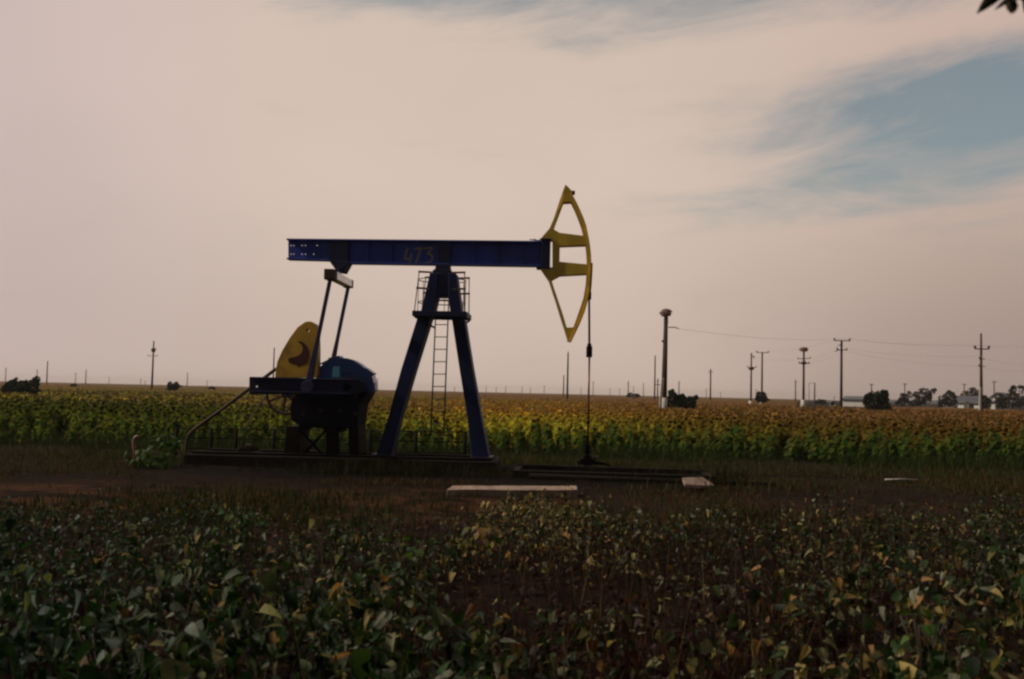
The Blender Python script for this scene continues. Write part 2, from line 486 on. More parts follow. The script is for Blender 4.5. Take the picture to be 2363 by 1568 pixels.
# web: the tail is pierced by two rows of bolt holes
holes = []
for hy, hx in ((567, (671.5, 678, 697, 705, 732)), (587, (671.5, 678, 697, 705, 724))):
    for x in hx:
        cx_, cz_ = L(x, hy)
        holes.append([(cx_ + .015 * math.cos(t), cz_ + .012 * math.sin(t)) for t in np.linspace(0, 2 * math.pi, 9)[:-1]])
webpoly = [(T0.x + .004, T0.z - FT)] + [(T1.x, T1.z - FT)] + [(x, beam_bot(x) + FT) for x in reversed(bx_)]
webpoly[-1] = (B0.x + .004, webpoly[-1][1])
b.plate(webpoly, holes, -.012, .012)
beam = b.obj('walking_beam', M['blue'], pump, .006)
b = MB()
for px0, px1 in ((762, 806), (1012, 1040)):        # stiffening plates over the bearing seats
    x0, x1 = L(px0, 580)[0], L(px1, 580)[0]
    for s_ in (-1, 1):
        y0, y1 = (.0125, HW - .01) if s_ > 0 else (-HW + .01, -.0125)
        b.prism([(x0, beam_top(x0) - FT - .002), (x1, beam_top(x1) - FT - .002), (x1, beam_bot(x1) + FT + .002), (x0, beam_bot(x0) + FT + .002)], y0, y1)
b.obj('stiffener_plate', M['navy'], beam, .006)
b = MB()
for px_ in (850, 905, 1095, 1150, 1205):
    x0 = L(px_, 580)[0]
    for y0, y1 in ((-HW + .03, -.0125), (.0125, HW - .03)):
        b.prism([(x0 - .008, beam_top(x0) - FT - .002), (x0 + .008, beam_top(x0) - FT - .002), (x0 + .008, beam_bot(x0) + FT + .002), (x0 - .008, beam_bot(x0) + FT + .002)], y0, y1)
b.obj('web_rib', M['blue'], beam)
b = MB()                                            # end plate and clamps at the head
x0, x1 = L(1250, 585)[0], L(1270, 585)[0]
zt, zb_ = L(1260, 556)[1], L(1260, 619)[1]
b.box(x0, x1, -HW - .03, HW + .03, zb_, zt)
b.box(x0 - .05, x1 + .015, -HW - .05, -HW + .05, zt - .004, zt + .03)
b.box(x0 - .05, x1 + .015, HW - .05, HW + .05, zt - .004, zt + .03)
b.box(x0 - .12, x1 + .01, -HW - .04, HW + .04, zb_ - .03, zb_ + .004)
b.tube([L3(1222, 553), L3(1250, 556)], .014, 6); b.tube([L3(1234, 559), L3(1234, 551)], .016, 6)
b.obj('end_plate', M['navy'], beam, .01)
# hand painted number on the near side of the web
b = MB()
def stroke(pts, w=.042):
    p3 = [Vector((*L(x, y, -.014),)) for x, y in pts]
    for i in range(len(p3) - 1):
        a, c_ = p3[i], p3[i + 1]; d = (c_ - a).normalized(); n_ = Vector((-d.y, d.x)) * w / 2; e = d * w * .35
        a, c_ = a - e, c_ + e
        y0 = -.0135 - .0006 * (i % 3)
        b.prism([(a + n_)[:], (c_ + n_)[:], (c_ - n_)[:], (a - n_)[:]], y0 - .0015, y0)
def zz3(x, y): return ((850 + x / 3.267) * .7424, (700 + y / 3.267) * .7424)
def zstroke(*p): stroke([zz3(*v) for v in p])
zstroke((1362, 238), (1348, 275), (1332, 340), (1345, 350), (1398, 338))
zstroke((1402, 296), (1392, 340), (1380, 392))
zstroke((1436, 244), (1470, 237), (1500, 236), (1476, 300), (1446, 390))
zstroke((1530, 240), (1575, 233), (1612, 234), (1585, 270), (1568, 292), (1600, 300), (1616, 325), (1608, 358), (1580, 380), (1535, 386))
b.obj('painted_number', M['number'], beam)

# horse head
def hz(x, y): return (1187.8 + x * .27, 408.3 + y * .27)
outer = [hz(*p) for p in ((430, 78), (455, 95), (485, 130), (500, 180), (530, 235), (560, 300), (588, 365), (610, 430), (635, 550), (645, 620), (651, 680), (653, 740), (652, 800), (645, 920), (638, 990), (628, 1050), (600, 1150), (560, 1250), (520, 1335), (480, 1415), (450, 1410), (445, 1385), (395, 1225), (345, 1060), (290, 895), (220, 790), (222, 783), (322, 780), (322, 552), (228, 540), (230, 528), (297, 450), (350, 330), (400, 218))]
hh = [[(330, 455), (415, 228), (480, 224), (513, 290), (545, 370), (570, 440), (588, 512), (385, 487)],
      [(385, 600), (605, 592), (613, 670), (617, 755), (383, 733)],
      [(313, 890), (385, 850), (612, 838), (607, 910), (600, 960), (585, 1040), (560, 1120), (500, 1290), (445, 1292), (405, 1160)]]
hp = LP(outer); hq = [LP([hz(*p) for p in h_]) for h_ in hh]
b = MB()
for y0, y1 in ((-.15, -.125), (.125, .15)): b.plate(hp, hq, y0, y1)
head = b.obj('horse_head', M['yellow'], pump, .005)
b = MB()                                            # the curved track the bridle runs on
arc = hp[2:20]
arc_in = []
for i, (x, z) in enumerate(arc):
    a = Vector(arc[max(i - 1, 0)]); c_ = Vector(arc[min(i + 1, len(arc) - 1)]); d = (c_ - a).normalized()
    arc_in.append((x + d.y * .035, z - d.x * .035))
for i in range(len(arc) - 1):
    b.prism([arc[i], arc[i + 1], arc_in[i + 1], arc_in[i]], -.19, .19)
bmesh.ops.remove_doubles(b.bm, verts=b.bm.verts[:], dist=.0005)
b.obj('track_plate', M['yellow'], head)
b = MB()                                            # struts between the two side plates
for i0, i1 in ((24, 19), (31, 33)):
    pass
for p0, p1, w in ((hz(300, 893), hz(452, 1400), .07), (hz(306, 455), hz(425, 100), .07), (hz(330, 500), hz(600, 555), .16), (hz(330, 800), hz(610, 790), .16), (hz(348, 545), hz(348, 785), .10)):
    x0, z0 = L(*p0); x1, z1 = L(*p1)
    ins = Vector((1, 0, 0)) * (.05 if w < .1 else 0)
    b.bar(Vector((x0, 0, z0)) + ins * .4, Vector((x1, 0, z1)) + ins * .4, w * .8, .248, (0, 1, 0))
b.obj('head_strut', M['yellow'], head)
b = MB()
b.box(*(lambda p: (p[0] - .05, p[0] + .05))(L(1322, 446)), -.06, .06, L(1322, 446)[1] - .04, L(1322, 446)[1] + .05)
b.obj('cable_anchor', M['black'], head, .01)

# bridle, carrier bar, polished rod
b = MB()
for s_ in (-1, 1):
    pts = [Vector((x + .02, s_ * .07, z)) for x, z in arc[9:13]]
    pts += [L3(1359.5 + .9 * s_, 690, s_ * .07), L3(1360 + s_, 803, s_ * .07)]
    b.tube(pts, .017, 6)
b.obj('bridle_cable', M['rod'], pump)
b = MB()
c0, c1 = L3(1360, 800), L3(1360, 825)
b.box(c0.x - .07, c0.x + .07, -.16, .16, c1.z, c0.z)
b.box(c0.x - .05, c0.x + .05, -.07, .07, c0.z, c0.z + .07)
b.obj('carrier_bar', M['black'], pump, .015)
b = MB()
x0, z0 = L(1355, 682)
b.box(x0, x0 + .10, -.10, .10, z0 - .10, z0 + .08)
b.obj('cable_clamp', M['black'], pump, .015)
b = MB()
rb = L3(1358.5, 1052)
b.tube([Vector((c1.x, 0, c1.z)), Vector((c1.x, 0, .55))], .024, 8)
b.obj('polished_rod', M['rod'], pump)
ROD_X = c1.x

# samson post: saddle bearing, two box legs, top box
DN = -.30
b = MB()
b.prism(LP([(1008.6, 612), (1038.5, 612), (1041, 630), (1004, 630)]), -.20, .20)
b.prism(LP([(1003, 625), (1043, 626), (1046, 634), (999, 633)]), -.26, .26)
b.obj('saddle_bearing', M['navy'], pump, .01)
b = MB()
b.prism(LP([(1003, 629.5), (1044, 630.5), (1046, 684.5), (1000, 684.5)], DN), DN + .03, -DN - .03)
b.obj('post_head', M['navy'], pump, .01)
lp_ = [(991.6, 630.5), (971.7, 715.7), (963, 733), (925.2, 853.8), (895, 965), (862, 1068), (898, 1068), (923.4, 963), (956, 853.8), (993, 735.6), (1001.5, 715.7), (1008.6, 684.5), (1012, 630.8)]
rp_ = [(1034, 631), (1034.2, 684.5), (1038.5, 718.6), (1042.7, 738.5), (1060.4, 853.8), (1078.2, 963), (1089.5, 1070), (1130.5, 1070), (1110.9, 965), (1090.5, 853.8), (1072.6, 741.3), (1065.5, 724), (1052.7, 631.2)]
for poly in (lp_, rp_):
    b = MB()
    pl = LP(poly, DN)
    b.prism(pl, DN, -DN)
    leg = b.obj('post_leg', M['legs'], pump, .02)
b = MB()                                            # feet
for a, c_ in ((858, 902), (1085, 1136)):
    x0, x1 = L(a, 1068, DN)[0], L(c_, 1068, DN)[0]
    b.box(x0, x1, DN - .08, -DN + .08, .30, .345)
b.obj('foot_plate', M['navy'], pump, .008)

# service platform round the post, rails, hoops
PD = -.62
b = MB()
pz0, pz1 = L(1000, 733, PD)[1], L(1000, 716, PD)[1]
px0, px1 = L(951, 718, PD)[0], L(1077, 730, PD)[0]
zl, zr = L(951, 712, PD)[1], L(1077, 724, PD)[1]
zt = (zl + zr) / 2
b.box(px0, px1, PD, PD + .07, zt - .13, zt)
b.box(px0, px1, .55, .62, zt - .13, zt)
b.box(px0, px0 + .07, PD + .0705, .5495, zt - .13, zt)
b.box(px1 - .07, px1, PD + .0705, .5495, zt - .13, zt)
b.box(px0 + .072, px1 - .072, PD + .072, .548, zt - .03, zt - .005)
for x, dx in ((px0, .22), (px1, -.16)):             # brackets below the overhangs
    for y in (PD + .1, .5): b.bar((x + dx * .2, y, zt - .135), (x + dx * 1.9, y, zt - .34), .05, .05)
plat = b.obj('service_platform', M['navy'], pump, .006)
RZ = zt
b = MB()
hr = L(965, 627, PD)[1] - RZ
for x in (px0 + .05, px1 - .06):
    for y in (PD + .03, .58): b.tube([(x, y, RZ - .02), (x + (.09 if x < 0.2 else -.02), y, RZ + hr)], .013, 6)
b.obj('rail_post', M['rail'], plat)
for s_, mname in ((0, 'rail'), (1, 'redrail')):
    b = MB()
    for x, inw in ((px0 + .05, 1), (px1 - .06, -1)):
        xx = x + (.09 if inw > 0 else -.02)
        z = RZ + hr * (.58 if s_ == 0 else 1.0)
        x2 = x + (.05 if inw > 0 else -.01)
        xs_ = x2 if s_ == 0 else xx
        b.bar((xs_, PD + .03, z), (xs_, .58, z), .03, .045)
        b.bar((xs_ - .02 * inw, PD + .03, z), (xs_ + .30 * inw, PD + .03, z - .012), .045, .035)
        b.bar((xs_ - .02 * inw, .58, z), (xs_ + .30 * inw, .58, z - .012), .045, .035)
    b.obj('hand_rail', M[mname], plat)
b = MB()                                            # hoops of the ladder cage at the back
zc_ = [L(1066, 648, .75)[1], L(1066, 700, .75)[1]]
hx = L(1020, 650, .75)[0]
for z in zc_: b.ring((hx, .78, z), .60, .014, 'Z', 30, 5)
for k in range(7):
    a = R(0 + 30 * k)
    b.tube([(hx + .60 * math.cos(a), .78 + .60 * math.sin(a), zc_[1] - .4), (hx + .60 * math.cos(a), .78 + .60 * math.sin(a), zc_[0])], .009, 5)
b.obj('ladder_cage', M['rail'], plat)

# ladder behind the post
LD = .72
b = MB()
la, lb = L3(1007.5, 690, LD), L3(994, 1004, LD)
ra, rb2 = L3(1036, 690, LD), L3(1024, 1004, LD)
up_ = Vector((0, 0, .55))
b.tube([lb, la + up_], .019, 6); b.tube([rb2, ra + up_], .019, 6)
n = 0
for k in range(0, 13):
    y_ = 750 + k * 28.6 - 2 * 28.6
    f_ = (y_ - 690) / (1004 - 690)
    if f_ > 1: break
    b.tube([la.lerp(lb, f_), ra.lerp(rb2, f_)], .012, 6)
for p_ in (la.lerp(lb, .18), ra.lerp(rb2, .18)):
    b.tube([p_, Vector((p_.x, .60, p_.z))], .012, 5)
b.obj('ladder', M['rail'], pump)

# tail bearing, equaliser, pitman arms
b = MB()
b.prism(LP([(760, 600), (811, 607), (797, 632), (781, 629)]), -.20, .20)
b.tube([L3(788, 624, -.30), L3(788, 624, .30)], .085, 14)
b.obj('tail_bearing', M['navy'], pump, .012)
E0 = L3(758, 640, -1.02)
yw = (-1.02, 1.02)
eqx, eqz = L(784, 645, 0)
b = MB()
b.box(eqx - .11, eqx + .11, -.98, 1.0, eqz - .10, eqz + .10)
eq = b.obj('equalizer', M['grey'], pump, .02)
b = MB()
b.box(eqx - .125, eqx + .125, -1.14, -.80, eqz - .13, eqz + .12)
b.obj('equalizer_clamp', M['rust'], eq, .015)
b = MB()
b.box(eqx - .115, eqx + .115, .92, 1.09, eqz - .11, eqz + .10)
b.obj('equalizer_clamp', M['rust'], eq, .015)
for yd, lowpx in ((-.98, (711, 893)), (1.0, None)):
    topz = eqz - .08
    if lowpx: lx, lz = L(lowpx[0], lowpx[1], yd); pinx, pinz = lx, lz
    b = MB()
    a_, c_ = Vector((eqx, yd, topz)), Vector((pinx, yd, pinz))
    mid = a_.lerp(c_, .52)
    b.bar(a_, mid, .085, .075); b.bar(mid, c_, .085, .075, (0, 1, 0), .17, .10)
    b.tube([c_ - Vector((0, .1, 0)), c_ + Vector((0, .1, 0))], .15, 14)
    b.obj('pitman_arm', M['pitman'], pump, .008)

# cranks with the yellow counterweight on the near one
CD = -.80
def crank(y0, y1, hole_):
    b = MB()
    pts = LP([(575, 872), (826, 874), (842, 884), (842, 902), (826, 911), (575, 911)], CD)
    hx_, hz_ = L(591.4, 892.4, CD)
    b.plate(pts, [[(hx_ + .032 * math.cos(t), hz_ + .032 * math.sin(t)) for t in np.linspace(0, 6.283, 11)[:-1]]], y0, y1)
    # raised flanges of the casting, top and bottom
    for (pa, pb) in (((577, 873), (824, 875)), ((577, 907), (824, 907))):
        x0, z0 = L(*pa, CD); x1, z1 = L(*pb, CD)
        zt_, zb2 = max(z0, z1), max(z0, z1) - .05
        b.box(x0, x1, y0 - .05, y0 - .001, zb2 - .0, zt_ - .004)
    return b.obj('crank', M['navy'], pump, .008)
crank(CD, CD + .10, True)
crank(.74, .84, True)
cw = [(635.4, 872), (635.4, 864), (639.7, 835.8), (651, 810), (669.5, 779), (686.5, 756), (703.6, 743.5), (711, 742), (717.8, 742.6), (729, 749), (733.4, 762), (735, 800), (735, 838.7), (733.4, 864), (731, 872)]
b = MB()
hx_, hz_ = L(710.6, 763, CD)
b.plate(LP(cw, CD), [[(hx_ + .036 * math.cos(t), hz_ + .036 * math.sin(t)) for t in np.linspace(0, 6.283, 11)[:-1]]], CD - .02, CD + .22)
cwo = b.obj('counterweight', M['cweight'], pump, .03)
b = MB()                                            # red-brown mark painted on it
def zc1(x, y): return ((850 + x / 5.9075) * .7424, (1050 + y / 5.9075) * .7424)
om = [(440, 70), (500, 66), (560, 95), (615, 160), (645, 240), (652, 330), (640, 420), (600, 480), (540, 505), (450, 540), (430, 505), (300, 470), (268, 420), (285, 370), (400, 352), (480, 318), (525, 260), (538, 190), (515, 130), (470, 95)]
b.prism(LP([zc1(*p) for p in om], CD - .02), CD - .0245, CD - .0212)
b.obj('painted_mark', M['red'], cwo)

# gear reducer with domed belt guard
b = MB()
dm = [(727, 905), (729, 868), (733, 850), (744, 842), (757, 833), (766, 829), (783, 825.8), (800, 827), (815, 831.5), (828, 839), (840, 848.5), (851, 858), (858, 868), (861, 880), (862, 893), (860, 905)]
b.prism(LP(dm, -.62), -.62, -.12)
dome = b.obj('belt_guard', M['dome'], pump, .02)
b = MB()
for (a, c_, w) in (((762, 829.5), (788, 824), .05), ((846, 851), (864, 864), .05), ((855, 884), (868, 888), .06), ((866, 888), (867, 902), .05), ((744, 841), (764, 831), .03)):
    b.bar(L3(*a, -.40), L3(*c_, -.40), w, .42)
b.obj('guard_lug', M['dome'], dome, .01)
b = MB()
b.prism(LP([(769, 846), (783.5, 846), (783.5, 871), (766, 871)], -.625), -.632, -.6215)
b.obj('name_plate', M['teal'], dome)
b = MB()
gb = [(690, 905), (846, 905), (842, 915), (829, 934), (824, 969), (823, 985), (692, 985), (672, 970), (668, 940), (675, 915)]
b.prism(LP(gb, -.58), -.58, .58)
b.tube([L3(800, 893, -.86), L3(800, 893, .88)], .10, 14)
gbo = b.obj('gear_reducer', M['gear'], pump, .02)
b = MB()
for x, y in ((700, 955), (740, 948), (785, 948), (820, 955), (822, 915)):
    p = L3(x, y, -.58); b.tube([p, p - Vector((0, .03, 0))], .045, 10)
b.obj('housing_bolt', M['rust'], gbo)
b = MB()                                            # pedestal: side columns, cross braces
pz = .33
for a, c_, e in ((661, 690, -6), (752, 779, 0), (803, 826, 2)):
    x0, z0 = L(a, 984, -.5); x1, _ = L(c_, 984, -.5); x2 = L(a + e, 1066, -.5)[0]; x3 = L(c_, 1066, -.5)[0]
    b.prism([(x0, z0), (x1, z0), (x3, pz), (x2, pz)], -.5, .5) if a != 752 else b.prism([(x0, z0), (x1, z0), (x3, pz), (x2, pz)], -.5, -.3)
for a, c_ in (((690, 990), (755, 1060)), ((755, 990), (690, 1060))):
    b.bar(L3(*a, -.35), L3(*c_, -.35), .06, .06)
ped = b.obj('pedestal', M['black'], pump, .01)
b = MB()                                            # arched foot of the pedestal
for a, c_ in ((690, 752), (779, 803)):
    x0, x1 = L(a, 1040, -.5)[0], L(c_, 1040, -.5)[0]; xm = (x0 + x1) / 2; rw = (x1 - x0) / 2
    up2 = L(a, 985, -.5)[1]
    pts = [(x0, up2)] + [(xm - rw * math.cos(t), up2 - .14 + .12 * math.sin(t)) for t in np.linspace(0, math.pi, 9)] + [(x1, up2)]
    b.prism(pts, -.4, .4)
b.obj('arch_web', M['black'], ped)
# flywheel of the brake and its rod
b = MB()
fc = L3(659, 911, .30); fr = .47
b.ring(fc, fr, .035, 'Y', 36, 8)
for k in range(6):
    a = R(60 * k + 25); b.bar(fc, fc + Vector((math.cos(a), 0, math.sin(a))) * (fr - .03), .05, .04)
b.tube([fc - Vector((0, .12, 0)), fc + Vector((0, .5, 0))], .08, 12)
b.obj('flywheel', M['rust'], pump)
b = MB()
b.tube([L3(618, 908, -.2), L3(572, 978, -.25), L3(560, 1030, -.3)], .016, 6)
b.obj('brake_rod', M['rust'], pump)
# bent tubular guard rail round the crank sweep
for yd, dx in ((.95, 0),):
    b = MB()
    pts = [(648, 846), (634, 854), (600, 880), (560, 909), (500, 954), (462, 981), (445, 994), (436.5, 1003), (431, 1016), (429, 1035), (428.5, 1079)]
    b.tube([L3(x, y, yd) for x, y in pts], .045, 10)
    b.obj('crank_guard_rail', M['yrail'], pump)
# motor with cooling fins, pulley, terminal box
b = MB()
mc = L3(573, 1052, -.1)
b.tube([mc + Vector((0, -.35, 0)), mc + Vector((0, .35, 0))], .21, 20)
for k in range(9):
    yk = -.28 + k * .07
    b.ring(mc + Vector((0, yk, 0)), .222, .012, 'Y', 24, 4)
b.box(mc.x - .25, mc.x + .25, -.42, .22, .33, mc.z - .12)
mot = b.obj('electric_motor', M['black'], pump, .006)
b = MB(); b.tube([mc + Vector((0, .36, 0)), mc + Vector((0, .50, 0))], .16, 18); b.obj('motor_pulley', M['rust'], mot)
b = MB(); b.box(mc.x - .07, mc.x + .05, -.16, .0, mc.z + .20, mc.z + .28); b.obj('terminal_box', M['rust'], mot, .01)
# steel skid on its concrete plinth
b = MB()
x0, x1 = L(440, 1080, -.6)[0], L(1134, 1080, -.6)[0]
for y0, y1 in ((-.62, -.42), (.42, .62)):
    b.box(x0, x1, y0, y1, .29, .325); b.box(x0, x1, y0, y1, .245, .268); b.box(x0, x1, (y0 + y1) / 2 - .012, (y0 + y1) / 2 + .012, .2685, .2895)
for k in range(7):
    x = x0 + .1 + (x1 - x0 - .2) * k / 6
    b.box(x - .05, x + .05, -.419, .419, .25, .285)
b.obj('base_skid', M['black'], pump, .006)
b = MB()
b.box(x0 - .1, x1 + .12, -.82, .82, -.15, .262)
b.obj('foundation', M['dconcrete'], pump, .03)

# ------------------------------------------------------------------ wellhead and things on the ground near it
def lw(x, y, z): 
    v = PR + pax * x + pay * y; return Vector((v.x, v.y, z))
wh = thing('wellhead', 'black greasy wellhead under the hanging polished rod', 'wellhead', lw(ROD_X, 0, 0), -YAW)
b = MB()
b.tube([(0, 0, -.1), (0, 0, .42)], .10, 14); b.tube([(0, 0, .10), (0, 0, .15)], .20, 16); b.tube([(0, 0, .30), (0, 0, .345)], .18, 16)
b.obj('casing_head', M['black'], wh)
b = MB()
b.tube([(0, 0, .42), (0, 0, .62), (0, 0, .68)], .055, 12); b.tube([(0, 0, .50), (0, 0, .54)], .085, 12)
b.obj('stuffing_box', M['black'], wh)
b = MB()
b.tube([(-.25, 0, .25), (.30, 0, .25)], .045, 10); b.tube([(.28, 0, .25), (.5, -.1, .22), (.62, -.2, .02)], .04, 10)
b.tube([(.17, 0, .25), (.17, 0, .40)], .03, 8)
b.obj('flow_tee', M['black'], wh)
b = MB(); b.ring((.17, 0, .40), .085, .013, 'Z', 18, 5)
for k in range(3):
    a = R(120 * k); b.bar((.17, 0, .40), (.17 + .08 * math.cos(a), .08 * math.sin(a), .40), .016, .016)
b.obj('valve_wheel', M['redrail'], wh)
b = MB()
for k in range(8):
    a = R(45 * k)
    b.tube([(.165 * math.cos(a), .165 * math.sin(a), .07), (.165 * math.cos(a), .165 * math.sin(a), .18)], .016, 6)
b.obj('flange_bolt', M['rust'], wh)

def G(px, py, z=0.):
    d = ray(px, py); t = (z - EYE) / d.z
    return EYEP + d * t

def slab(name, label, pts, h, material, cat, tilt=0., z0=-.03, bev=.012):
    c = sum(pts, Vector()) / len(pts)
    o = thing(name, label, cat, (c.x, c.y, 0)) if False else None
    b = MB()
    n = len(pts)
    lo = [b.bm.verts.new((p.x - c.x, p.y - c.y, z0)) for p in pts]
    hi = [b.bm.verts.new((p.x - c.x, p.y - c.y, h + tilt * (p.x - c.x))) for p in pts]
    b.bm.faces.new(lo[::-1]); b.bm.faces.new(hi)
    for i in range(n): b.bm.faces.new((lo[i], lo[(i + 1) % n], hi[(i + 1) % n], hi[i]))
    bmesh.ops.subdivide_edges(b.bm, edges=[e for e in b.bm.edges if e.calc_length() > .5], cuts=6, use_grid_fill=True)
    for v in b.bm.verts:
        v.co += Vector((random.uniform(-1, 1), random.uniform(-1, 1), random.uniform(-1, 1))) * .006
    o = b.obj(name, material, None, bev)
    o.location = (c.x, c.y, 0)
    return tag(o, label, cat)

def leaning(name, label, pts, th, material, cat):
    c = sum(pts, Vector()) / len(pts); b = MB(); n = len(pts)
    lo = [b.bm.verts.new((p.x - c.x, p.y - c.y, p.z - th)) for p in pts]; hi = [b.bm.verts.new((p.x - c.x, p.y - c.y, p.z)) for p in pts]
    b.bm.faces.new(lo[::-1]); b.bm.faces.new(hi)
    for i in range(n): b.bm.faces.new((lo[i], lo[(i + 1) % n], hi[(i + 1) % n], hi[i]))
    o = b.obj(name, material, None, .015); o.location = (c.x, c.y, 0)
    return tag(o, label, cat)
zt_ = .15
slab('concrete_beam', 'long pale concrete beam lying on the dirt in front of the wellhead', [G(1031, 1130, zt_), G(1333, 1130.5, zt_), G(1331, 1121.5, zt_), G(1045, 1121, zt_)], zt_, M['concrete'], 'concrete beam')
leaning('concrete_slab', 'small pale broken concrete slab leaning at the right end of the dark trough', [G(1580, 1117, .17), G(1612, 1120, .10), G(1650, 1121, .04), G(1640, 1113, .08), G(1620, 1101, .18), G(1598, 1101, .22), G(1574, 1102, .24)], .07, M['concrete'], 'slab')
# low dark trough (well cellar) beside the wellhead
tr = thing('cellar_trough', 'low oily black concrete trough running right from the wellhead', 'trough', lw(ROD_X + .6, -1.2, 0), -YAW - R(2))
b = MB()
x0, x1 = -2.3, 2.15
b.box(x0, x1, -.75, -.60, -.1, .17); b.box(x0, x1, .60, .75, -.1, .20)
b.box(x0, x0 + .15, -.599, .599, -.1, .168); b.box(x1 - .15, x1, -.599, .599, -.1, .168)
b.obj('trough_wall', M['dconcrete'], tr, .02)
b = MB(); b.box(x0 + .151, x1 - .151, -.599, .599, -.05, .06); b.obj('oil_sludge', M['black'], tr)
b = MB()
b.tube([(-1.9, -.95, .08), (1.0, -1.0, .06), (3.4, -1.25, .05)], .05, 8)
fl = b.obj('flow_line', M['dconcrete']); fl.location = tr.location; fl.rotation_euler = tr.rotation_euler
tag(fl, 'thin black flow line pipe lying along the foot of the trough', 'pipe')
# pale stick far right of the track
b = MB(); b.tube([G(2042, 1107, .05), G(2078, 1106.5, .06), G(2116, 1107.5, .04)], .018, 6)
tag(b.obj('thin_pipe', M['white']), 'thin pale pipe lying in the grass on the right', 'pipe')
# bent vent pipe on the left
b = MB()
D_ = 24.0
hk = [W(315, 1078, D_), W(310, 1040, D_), W(308, 1026, D_), W(308.5, 1018, D_), W(311, 1011, D_), W(316, 1007, D_), W(321, 1009, D_)]
hk[0].z = -.05
b.tube(hk, .035, 10)
tag(b.obj('vent_pipe', M['hook']), 'short gooseneck vent pipe, red and white, left of the fence', 'pipe')

# fence of pipe posts and wire mesh behind the pump
FY = 26.6
fn = thing('mesh_fence', 'low dark pipe and wire mesh fence standing behind the pump jack', 'fence', W(760, 1060, FY) * 1)
fn.location.z = 0
fo = fn.location.copy()
fp = []
for px_ in (408, 488, 545, 633, 855, 960, 1074):
    b = MB(); p = W(px_, 1000, FY) - fo; p.z = 0
    b.tube([(p.x, 0, -.2), (p.x, 0, W(px_, 991 + (px_ - 700) * .012, FY).z)], .045, 8)
    b.obj('fence_post', M['black'], fn); fp.append((p.x, W(px_, 991 + (px_ - 700) * .012, FY).z))
b = MB()
for (xa_, za_), (xb2, zb2) in zip(fp, fp[1:]):
    for f_ in (.97, .66, .30): b.tube([(xa_, 0, za_ * f_), (xb2, 0, zb2 * f_)], .014, 5)
b.obj('fence_rail', M['black'], fn)
b = MB()
for (xa_, za_), (xb2, zb2) in zip(fp, fp[1:]):
    n = max(2, int((xb2 - xa_) / .11))
    for k in range(1, n):
        x = xa_ + (xb2 - xa_) * k / n; b.bar((x, .0, .06), (x, .0, za_ * .96), .005, .005)
    for k in range(1, 9): b.bar((xa_, 0, za_ * k / 9.3), (xb2, 0, zb2 * k / 9.3), .005, .005)
b.obj('wire_mesh', M['black'], fn)

# ------------------------------------------------------------------ utility poles
def pole(px, py, Yd, label, r=.15, r_top=None, group=None, base=True, name='utility_pole', matk='wood', z_in=-.3, lean=0.):
    top = W(px, py, Yd)
    o = thing(name, label, 'utility pole', (top.x, Yd, 0), 0, group)
    h = top.z
    b = MB()
    b.tube([(-lean, 0, z_in), (0, 0, h)], r, 10, r_top or r * .62)
    sh = b.obj('pole_shaft', M[matk], o)
    return o, h
def zof(py, px, Yd): return W(px, py, Yd).z
def insulator(b, x, y, z, s=1.):
    b.tube([(x, y, z), (x, y, z + .06 * s)], .03 * s, 6)
    b.tube([(x, y, z + .03 * s), (x, y, z + .11 * s)], .06 * s, 8, .04 * s)
def crossarm(o, z, half, th=.09, ins=(-1, 1), slope=0., y=-.14, s=1.6, bend=0., mk='wood'):
    b = MB(); b.bar((-half, y, z - slope * half), (half, y, z + slope * half), th, th, (0, 1, 0)); b.obj('crossarm', M[mk], o)
    for i in ins:
        b = MB(); insulator(b, i * (half - .06), y, z + i * slope * half + th / 2, s); b.obj('insulator', M['insul'], o)
def nest(px, py, Yd, wpx, hpx, label, group):
    c = W(px, py, Yd); s = Yd / FPX; rw, rh = wpx / 2 * s, hpx * s
    bm = bmesh.new(); r_ = random.Random(int(px)); mb = MB(); bm.free()
    for k in range(260):
        a, u = r_.uniform(0, 6.28), r_.random()
        zc = r_.uniform(0, 1); prof = .30 + .70 * math.sin(math.pi * (.12 + .80 * zc))
        rr = rw * prof * math.sqrt(u); p = Vector((rr * math.cos(a), rr * math.sin(a), zc * rh))
        d = Vector((math.cos(a + 1.57 + r_.uniform(-.6, .6)), math.sin(a + 1.57 + r_.uniform(-.6, .6)), r_.uniform(-.25, .25))) * rw * r_.uniform(.25, .5)
        mb.bar(p - d, p + d, .05, .05)
    mb.tube([(0, 0, 0), (0, 0, rh * .3), (0, 0, rh * .55)], rw * .35, 12, rw * .8); mb.tube([(0, 0, rh * .55), (0, 0, rh * .95)], rw * .8, 12, rw * .3)
    o = mb.obj('stork_nest', M['nest']); o.location = c
    return tag(o, label, 'nest', group)

P = {}
# the big near pole with the nest
o, h = pole(1537, 729, 80, 'thickest nearest utility pole, a stork nest on its top, right of the pump jack', .27, .155, lean=.10)
for zc in (735, 739, 743.5):
    b = MB(); z = zof(zc, 1537, 80); b.tube([(0, 0, z - .05), (0, 0, z + .03)], .215, 12, .17); b.obj('collar', M['insul'], o)
b = MB(); z = zof(757, 1545, 80); b.tube([(.18, -.05, z + .02), (.7, -.05, z + .05), (1.02, -.05, z - .06)], .04, 7); b.obj('bracket_arm', M['wood'], o)
P['near_arm'] = W(1537, 757, 80) + Vector((1.02, -.05, -.06))
b = MB(); insulator(b, -.27, -.05, zof(790, 1537, 80), 1.4); b.bar((-.27, -.05, zof(790, 1537, 80)), (-.1, 0, zof(790, 1537, 80)), .04, .04); b.obj('side_insulator', M['insul'], o)
b = MB(); b.bar((-.46, -.12, -.2), (-.20, -.12, zof(872, 1532, 80)), .20, .20); b.obj('concrete_stub', M['white'], o)
